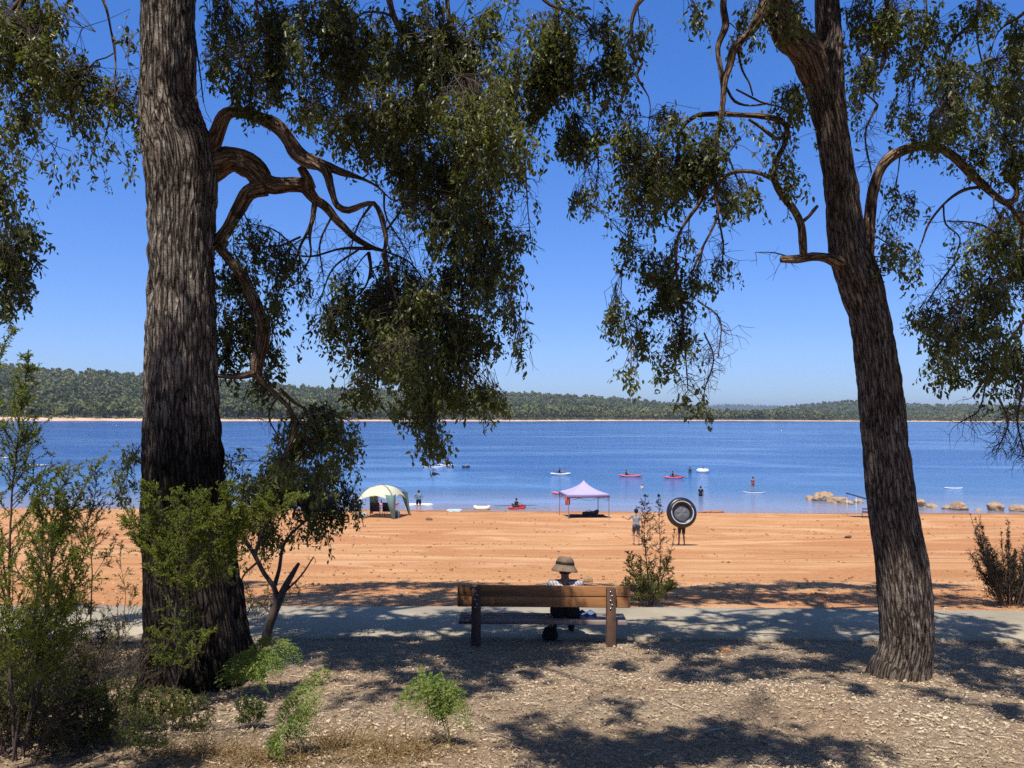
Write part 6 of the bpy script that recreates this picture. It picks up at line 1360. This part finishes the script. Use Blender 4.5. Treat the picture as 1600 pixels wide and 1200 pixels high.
# kayaks in a row
w = wloc(876, 741.5); kb = (w[0], w[1], -.06); kayak('white kayak with a dark rower, above the lilac gazebo', kb, .12, 2.8, .80, (.66, .68, .70)); rower('dark clothed rower in the white kayak above the lilac gazebo', kb, .12, .18, (.02, .02, .03), (.02, .015, .012)); paddle('double paddle of the rower in the white kayak', (w[0] - 1.5, w[1] - .1, .15), (w[0] + .8, w[1] + .3, .9), 'paddles')
w = wloc(985, 744.5); kb = (w[0], w[1], -.06); kayak('pink red kayak, left of the two red ones, bow to the right', kb, -.10, 3.0, .80, (.62, .10, .13)); rower('rower with a bare tanned arm in the left red kayak', kb, -.10, .18, (.05, .03, .04), (.03, .02, .015), -.55)
w = wloc(1053, 747); kb = (w[0], w[1], -.06); kayak('red kayak with a dark paddle, right of the two red ones', kb, .06, 2.6, .80, (.66, .09, .14)); rower('dark clothed rower in the right red kayak', kb, .06, .18, (.03, .03, .04), (.02, .015, .012)); paddle('dark double paddle of the right red kayak', (w[0] - 1.2, w[1] - .3, .85), (w[0] + 1.5, w[1] - .1, .05), 'paddles')
def bather(label, px_, py_, depth, rz, top, J=None, sc_=1.0, hairc=(.03, .02, .015)):
    w = wloc(px_, py_); return human(label, (w[0], w[1], -depth), rz, J, sc_, (SHIRT(top), SHORTS((.02, .02, .03))), (.30, .17, .11), hairc, FARV, group='people on the water', hands=False)[0]
bather('bather in a dark rash vest, waist deep beside the white inflatable', 1078, 738, .95, .3, (.03, .06, .07)); bather('pale topped bather neck deep, behind the beach shrub spires', 1003, 764, 1.15, 1.8, (.62, .58, .55), off(STAND, elR=(.42, 0, 1.5), wrR=(.48, .05, 1.72)), 1.0, (.25, .18, .12))
bather('wader in black standing waist deep closest to the beach', 1095, 775, .78, -.4, (.02, .02, .028))
w = wloc(1098, 738); fl = thing('inflatable_ring', 'white inflatable with raised sides right of the dark bather', 'inflatable ring', (w[0], w[1], .20)); V, F = torus(.62, .26, 36, 14); V[:, 2] *= 1.2; build('ring', V, F, plastic('white_vinyl_float', (.74, .74, .72)), fl, True)
rz_ = -PI / 2; human('rider lounging in the white inflatable', (w[0] + .1, w[1] + .1, .05), -1.3, ROW, .9, (('shirt', (.5, .42, .36), ['torso'], .2, .58, .016), ('shorts', (.05, .05, .06), ['torso', ('thigh', .7)], -.2, .2, .016)), (.34, .19, .12), (.06, .04, .03), FARV, group='people on the water', hands=False)
# standing girl on a board
w = wloc(1178, 769.5); board('dark blue paddle board with a white nose under the standing girl', (w[0], w[1], -.05), -.06, 2.3, .72, (.05, .10, .20), (.60, .62, .66), 'boards on the lake')
human('long haired girl in pink swimwear standing on the dark blue board', (w[0] - .1, w[1], .09), .2, SUP, .88, (('swimsuit', (.30, .07, .08), ['torso'], .86, 1.36, .01),), (.38, .20, .13), (.05, .025, .015), FARV, .16, 'people on the water', False, 1.05)
w = wloc(1490, 763); board('white board drifting alone, right of the leaning tree', (w[0], w[1], -.04), -.2, 1.9, .72, (.35, .42, .50), (.74, .74, .74), 'boards on the lake')
w = wloc(62, 726.5); board('long pale board far out at the left, seen past the tall shrub', (w[0], w[1], -.04), .02, 3.4, .75, (.30, .33, .36), (.68, .68, .66), 'boards on the lake')
w = wloc(2, 716); kayak('white boat at the left edge, seen through the tall shrub', (w[0], w[1], -.07), .1, 2.6, 1.0, (.76, .76, .74))
# along the waterline
def shorep(px_, py_): p_ = G(px_, py_); return (p_[0], p_[1], max(float(zg(p_[0], p_[1])), -.06) - .01)
l = shorep(655, 793); board('white paddle board at the water\'s edge behind the man in blue', l, .10, 2.45, .78, (.74, .73, .70), (.78, .78, .78), 'boards along the waterline', .10)
l = G(654, 800); l[2] = max(l[2], -.1); MAN = off(STAND, elL=(-.36, -.06, 1.17), wrL=(-.20, .06, 1.02), elR=(.36, -.06, 1.17), wrR=(.20, .06, 1.02), hdL=(-.12, .10, 1.0), hdR=(.12, .10, 1.0), hipL=(-.1, 0, .92), knL=(-.13, .02, .50), anL=(-.15, -.03, .085), toL=(-.17, .14, .03), knR=(.13, .02, .50), anR=(.15, -.03, .085), toR=(.17, .14, .03))
m = mat('blue_vest'); g = N(m); n_ = g.noise(g.obj(), 7, 2); p = g.bsdf(g.ramp(n_, [(.42, (.12, .26, .42)), (.58, (.02, .04, .08))]), .8); g.out(p.outputs[0])
human('man in a blue and black top and black shorts, hands on hips by the water', l, .05, MAN, .98, (('shirt', m, ['torso', ('upperarm', .85)], .98, 1.5, .016), SHORTS((.012, .012, .015))), (.44, .25, .17), (.03, .02, .015), .018)
l = shorep(710, 799); board('pale blue board beached on the sand, leftmost of the three beached craft', l, .10, 1.25, .62, (.42, .52, .56), (.55, .64, .68), 'craft beached in a row', .22)
def dinghy(label, px_, py_, rz, L, W, rim, floor, grp, nm='inflatable_dinghy', cat='dinghy'):
    r = thing(nm, label, cat, shorep(px_, py_), rz, grp); a = np.linspace(0, 2 * PI, 41)[:-1]; P = np.stack([L / 2 * np.sign(np.cos(a)) * np.abs(np.cos(a)) ** .8, W / 2 * np.sign(np.sin(a)) * np.abs(np.sin(a)) ** .8, .17 + .10 * np.abs(np.cos(a)) ** 4], -1); P = np.concatenate([P, P[:2]])
    V, F, _ = tube(P, np.full(len(P), .155), 14, False); build('tube', V, F, plastic('dinghy_vinyl', rim), r, True); MB().box((0, 0, .09), (L * .84, W * .8, .06), None, .02).build('floor', plastic('dinghy_floor', floor), r); MB().box((-.1, 0, .24), (.26, W * .7, .10), None, .03).build('seat', plastic('dinghy_seat', tuple(v * .8 for v in rim)), r); return r
dinghy('cream and orange inflatable dinghy, middle of the three beached craft', 753, 797, -.04, 1.15, .62, (.74, .62, .46), (.65, .20, .06), 'craft beached in a row')
kl = shorep(808, 796.5); kayak('short red kayak beached at the waterline, rightmost of the three beached craft', kl, .55, 1.75, .80, (.58, .03, .035), None, 'craft beached in a row'); rower('dark haired child seated in the beached red kayak', kl, .55, .18, (.03, .02, .03), (.02, .015, .012), -.1)
paddle('thin paddle lying across the beached red kayak', (kl[0] - 1.4, kl[1] + .25, kl[2] + .28), (kl[0] + 1.2, kl[1] + .05, kl[2] + .36), 'paddles')
w = wloc(882, 772); kayak('pink kayak floating empty behind the lilac gazebo', (w[0], w[1], -.05), .0, 2.6, .85, (.66, .16, .20), None, 'kayaks on the lake')
w = wloc(603, 789); kayak('pinkish red kayak floating behind the green shelter', (w[0], w[1], -.05), .03, 2.3, .85, (.62, .18, .20), None, 'kayaks on the lake')
l = G(584, 797); l[2] = max(l[2], -.15); human('person in a dark top standing in the shallows behind the green shelter', (l[0], l[1] + 1, -.15), .2, None, .95, (SHIRT((.03, .03, .04)), SHORTS((.05, .05, .06))), (.40, .23, .16), (.10, .06, .04), .02)

# ------------------------------------------------------------------ stones
M_ROCK = mat('granite'); g = N(M_ROCK); c = g.obj(); n1 = g.noise(c, 2.0, 6, .65); n2 = g.noise(c, 14, 4)
col = g.ramp(n1, [(.3, (.24, .15, .09)), (.5, (.42, .29, .18)), (.7, (.54, .42, .30))]); col = g.mix(.4, col, g.ramp(n2, [(.3, (.5, .5, .5)), (.7, (1.1, 1.1, 1.1))]), 'MULTIPLY'); p = g.bsdf(col, .9, g.bump(g.math('ADD', n1, g.math('MULTIPLY', n2, .3)), .7, .08), .2); g.out(p.outputs[0])
rr = np.random.default_rng(17)
ROCKS = [(1269, 781, 10, 'small dark stone at the left tip of the boulder row in the water'), (1286, 783, 17, 'flat tan boulder near the left tip of the boulder row'), (1297, 780, 14, 'upright tan boulder leaning on the flat one in the boulder row'), (1314, 787, 17, 'broad pale boulder in the middle of the boulder row'), (1328, 788, 11, 'low brown boulder just right of the broad pale one'), (1345, 786, 12, 'rounded boulder beside the blue awning, left of the leaning trunk'),
         (1441, 792, 16, 'long low tan slab just right of the leaning trunk'), (1458, 793, 12, 'small tan slab at the waterline beside the long one'), (1485, 796, 10, 'small stone between the slabs and the pale boulders'), (1505, 798, 17, 'wide pale boulder at the waterline above the spiky shrub'), (1566, 799, 19, 'tallest pointed pale boulder near the right edge'), (1598, 800, 13, 'dark reddish boulder cut off by the right edge'), (1532, 798, 8, 'small low stone between the wide and the pointed boulder')]
for x, y, rp, lab in ROCKS:
    p_ = G(x, y); p_ = wloc(x, y) if p_[2] < 0 else p_; d_ = p_[1]; V, F = rock_mesh(rr, .85 * rp / FPX * d_, 4, (1.05, .8, .62 if 'upright' not in lab else .9), .34); hgt = V[:, 2].max(); o = build('boulder', V @ rotz(rr.random() * 6).T, F, M_ROCK, None, True); o.location = (p_[0], p_[1] + rp / FPX * d_ * .8, max(float(zg(p_[0], p_[1])), -.12) + hgt * .42); tag(o, lab, 'boulder', 'boulders at the water\'s edge')
# gravel berm tip
for x, y, rp, lab in ((1102, 799, 7, 'low orange stone heap on the sand spit, left part'), (1120, 798.5, 8, 'low orange stone heap on the sand spit, right part')):
    p_ = wloc(x, y + 2); V, F = rock_mesh(rr, rp / FPX * p_[1], 4, (1.7, .8, .34), .5); o = build('stone_heap', V, F, M_BEACH, None, True); o.location = (p_[0], p_[1], 0.02); tag(o, lab, 'stones', 'stone heaps on the spit')
p_ = G(1133, 1019); V, F = rock_mesh(rr, .075, 3, (1, .7, .55), .3); o = build('stone', V, F, simple_mat('orange_stone', (.44, .20, .085), .9, .3, 20, .5), None, True); o.location = p_ + np.array([0, 0, .025]); tag(o, 'small orange stone on the leaf litter between the bench and the leaning tree', 'stone')
p_ = G(919, 910); V, F = rock_mesh(rr, .10, 3, (1, .8, .9), .2); o = build('stone', V, F, simple_mat('tan_stone', (.34, .22, .12), .9, .3, 20, .5), None, True); o.location = p_ + np.array([0, 0, .06]); tag(o, 'round tan stone on the beach edge just right of the seated person\'s shoulder', 'stone')
for x, y, rp, lab in ((670, 813, 5, 'dark stone on the sand right of the green shelter'), (1325, 841, 5, 'dark clod on the beach left of the leaning trunk, above the track')):
    p_ = G(x, y); V, F = rock_mesh(rr, rp / FPX * p_[1], 3, (1.2, .8, .6), .3); o = build('stone', V, F, simple_mat('dark_stone', (.16, .085, .05), .9, .3, 20, .5), None, True); o.location = p_ + np.array([0, 0, .05]); tag(o, lab, 'stone')
# ------------------------------------------------------------------ air
hz = MB().box((0, 4700, 60), (15000, 10000, 150)).build('haze', None); tag(hz, kind='stuff')
m = mat('haze'); g = N(m); pv = g.n('VolumePrincipled'); pv.inputs['Color'].default_value = (.66, .80, 1, 1); pv.inputs['Density'].default_value = 0.00010; pv.inputs['Anisotropy'].default_value = 0.2
o_ = m.node_tree.nodes.new('ShaderNodeOutputMaterial'); g.l(pv.outputs[0], o_.inputs['Volume']); hz.data.materials.append(m)
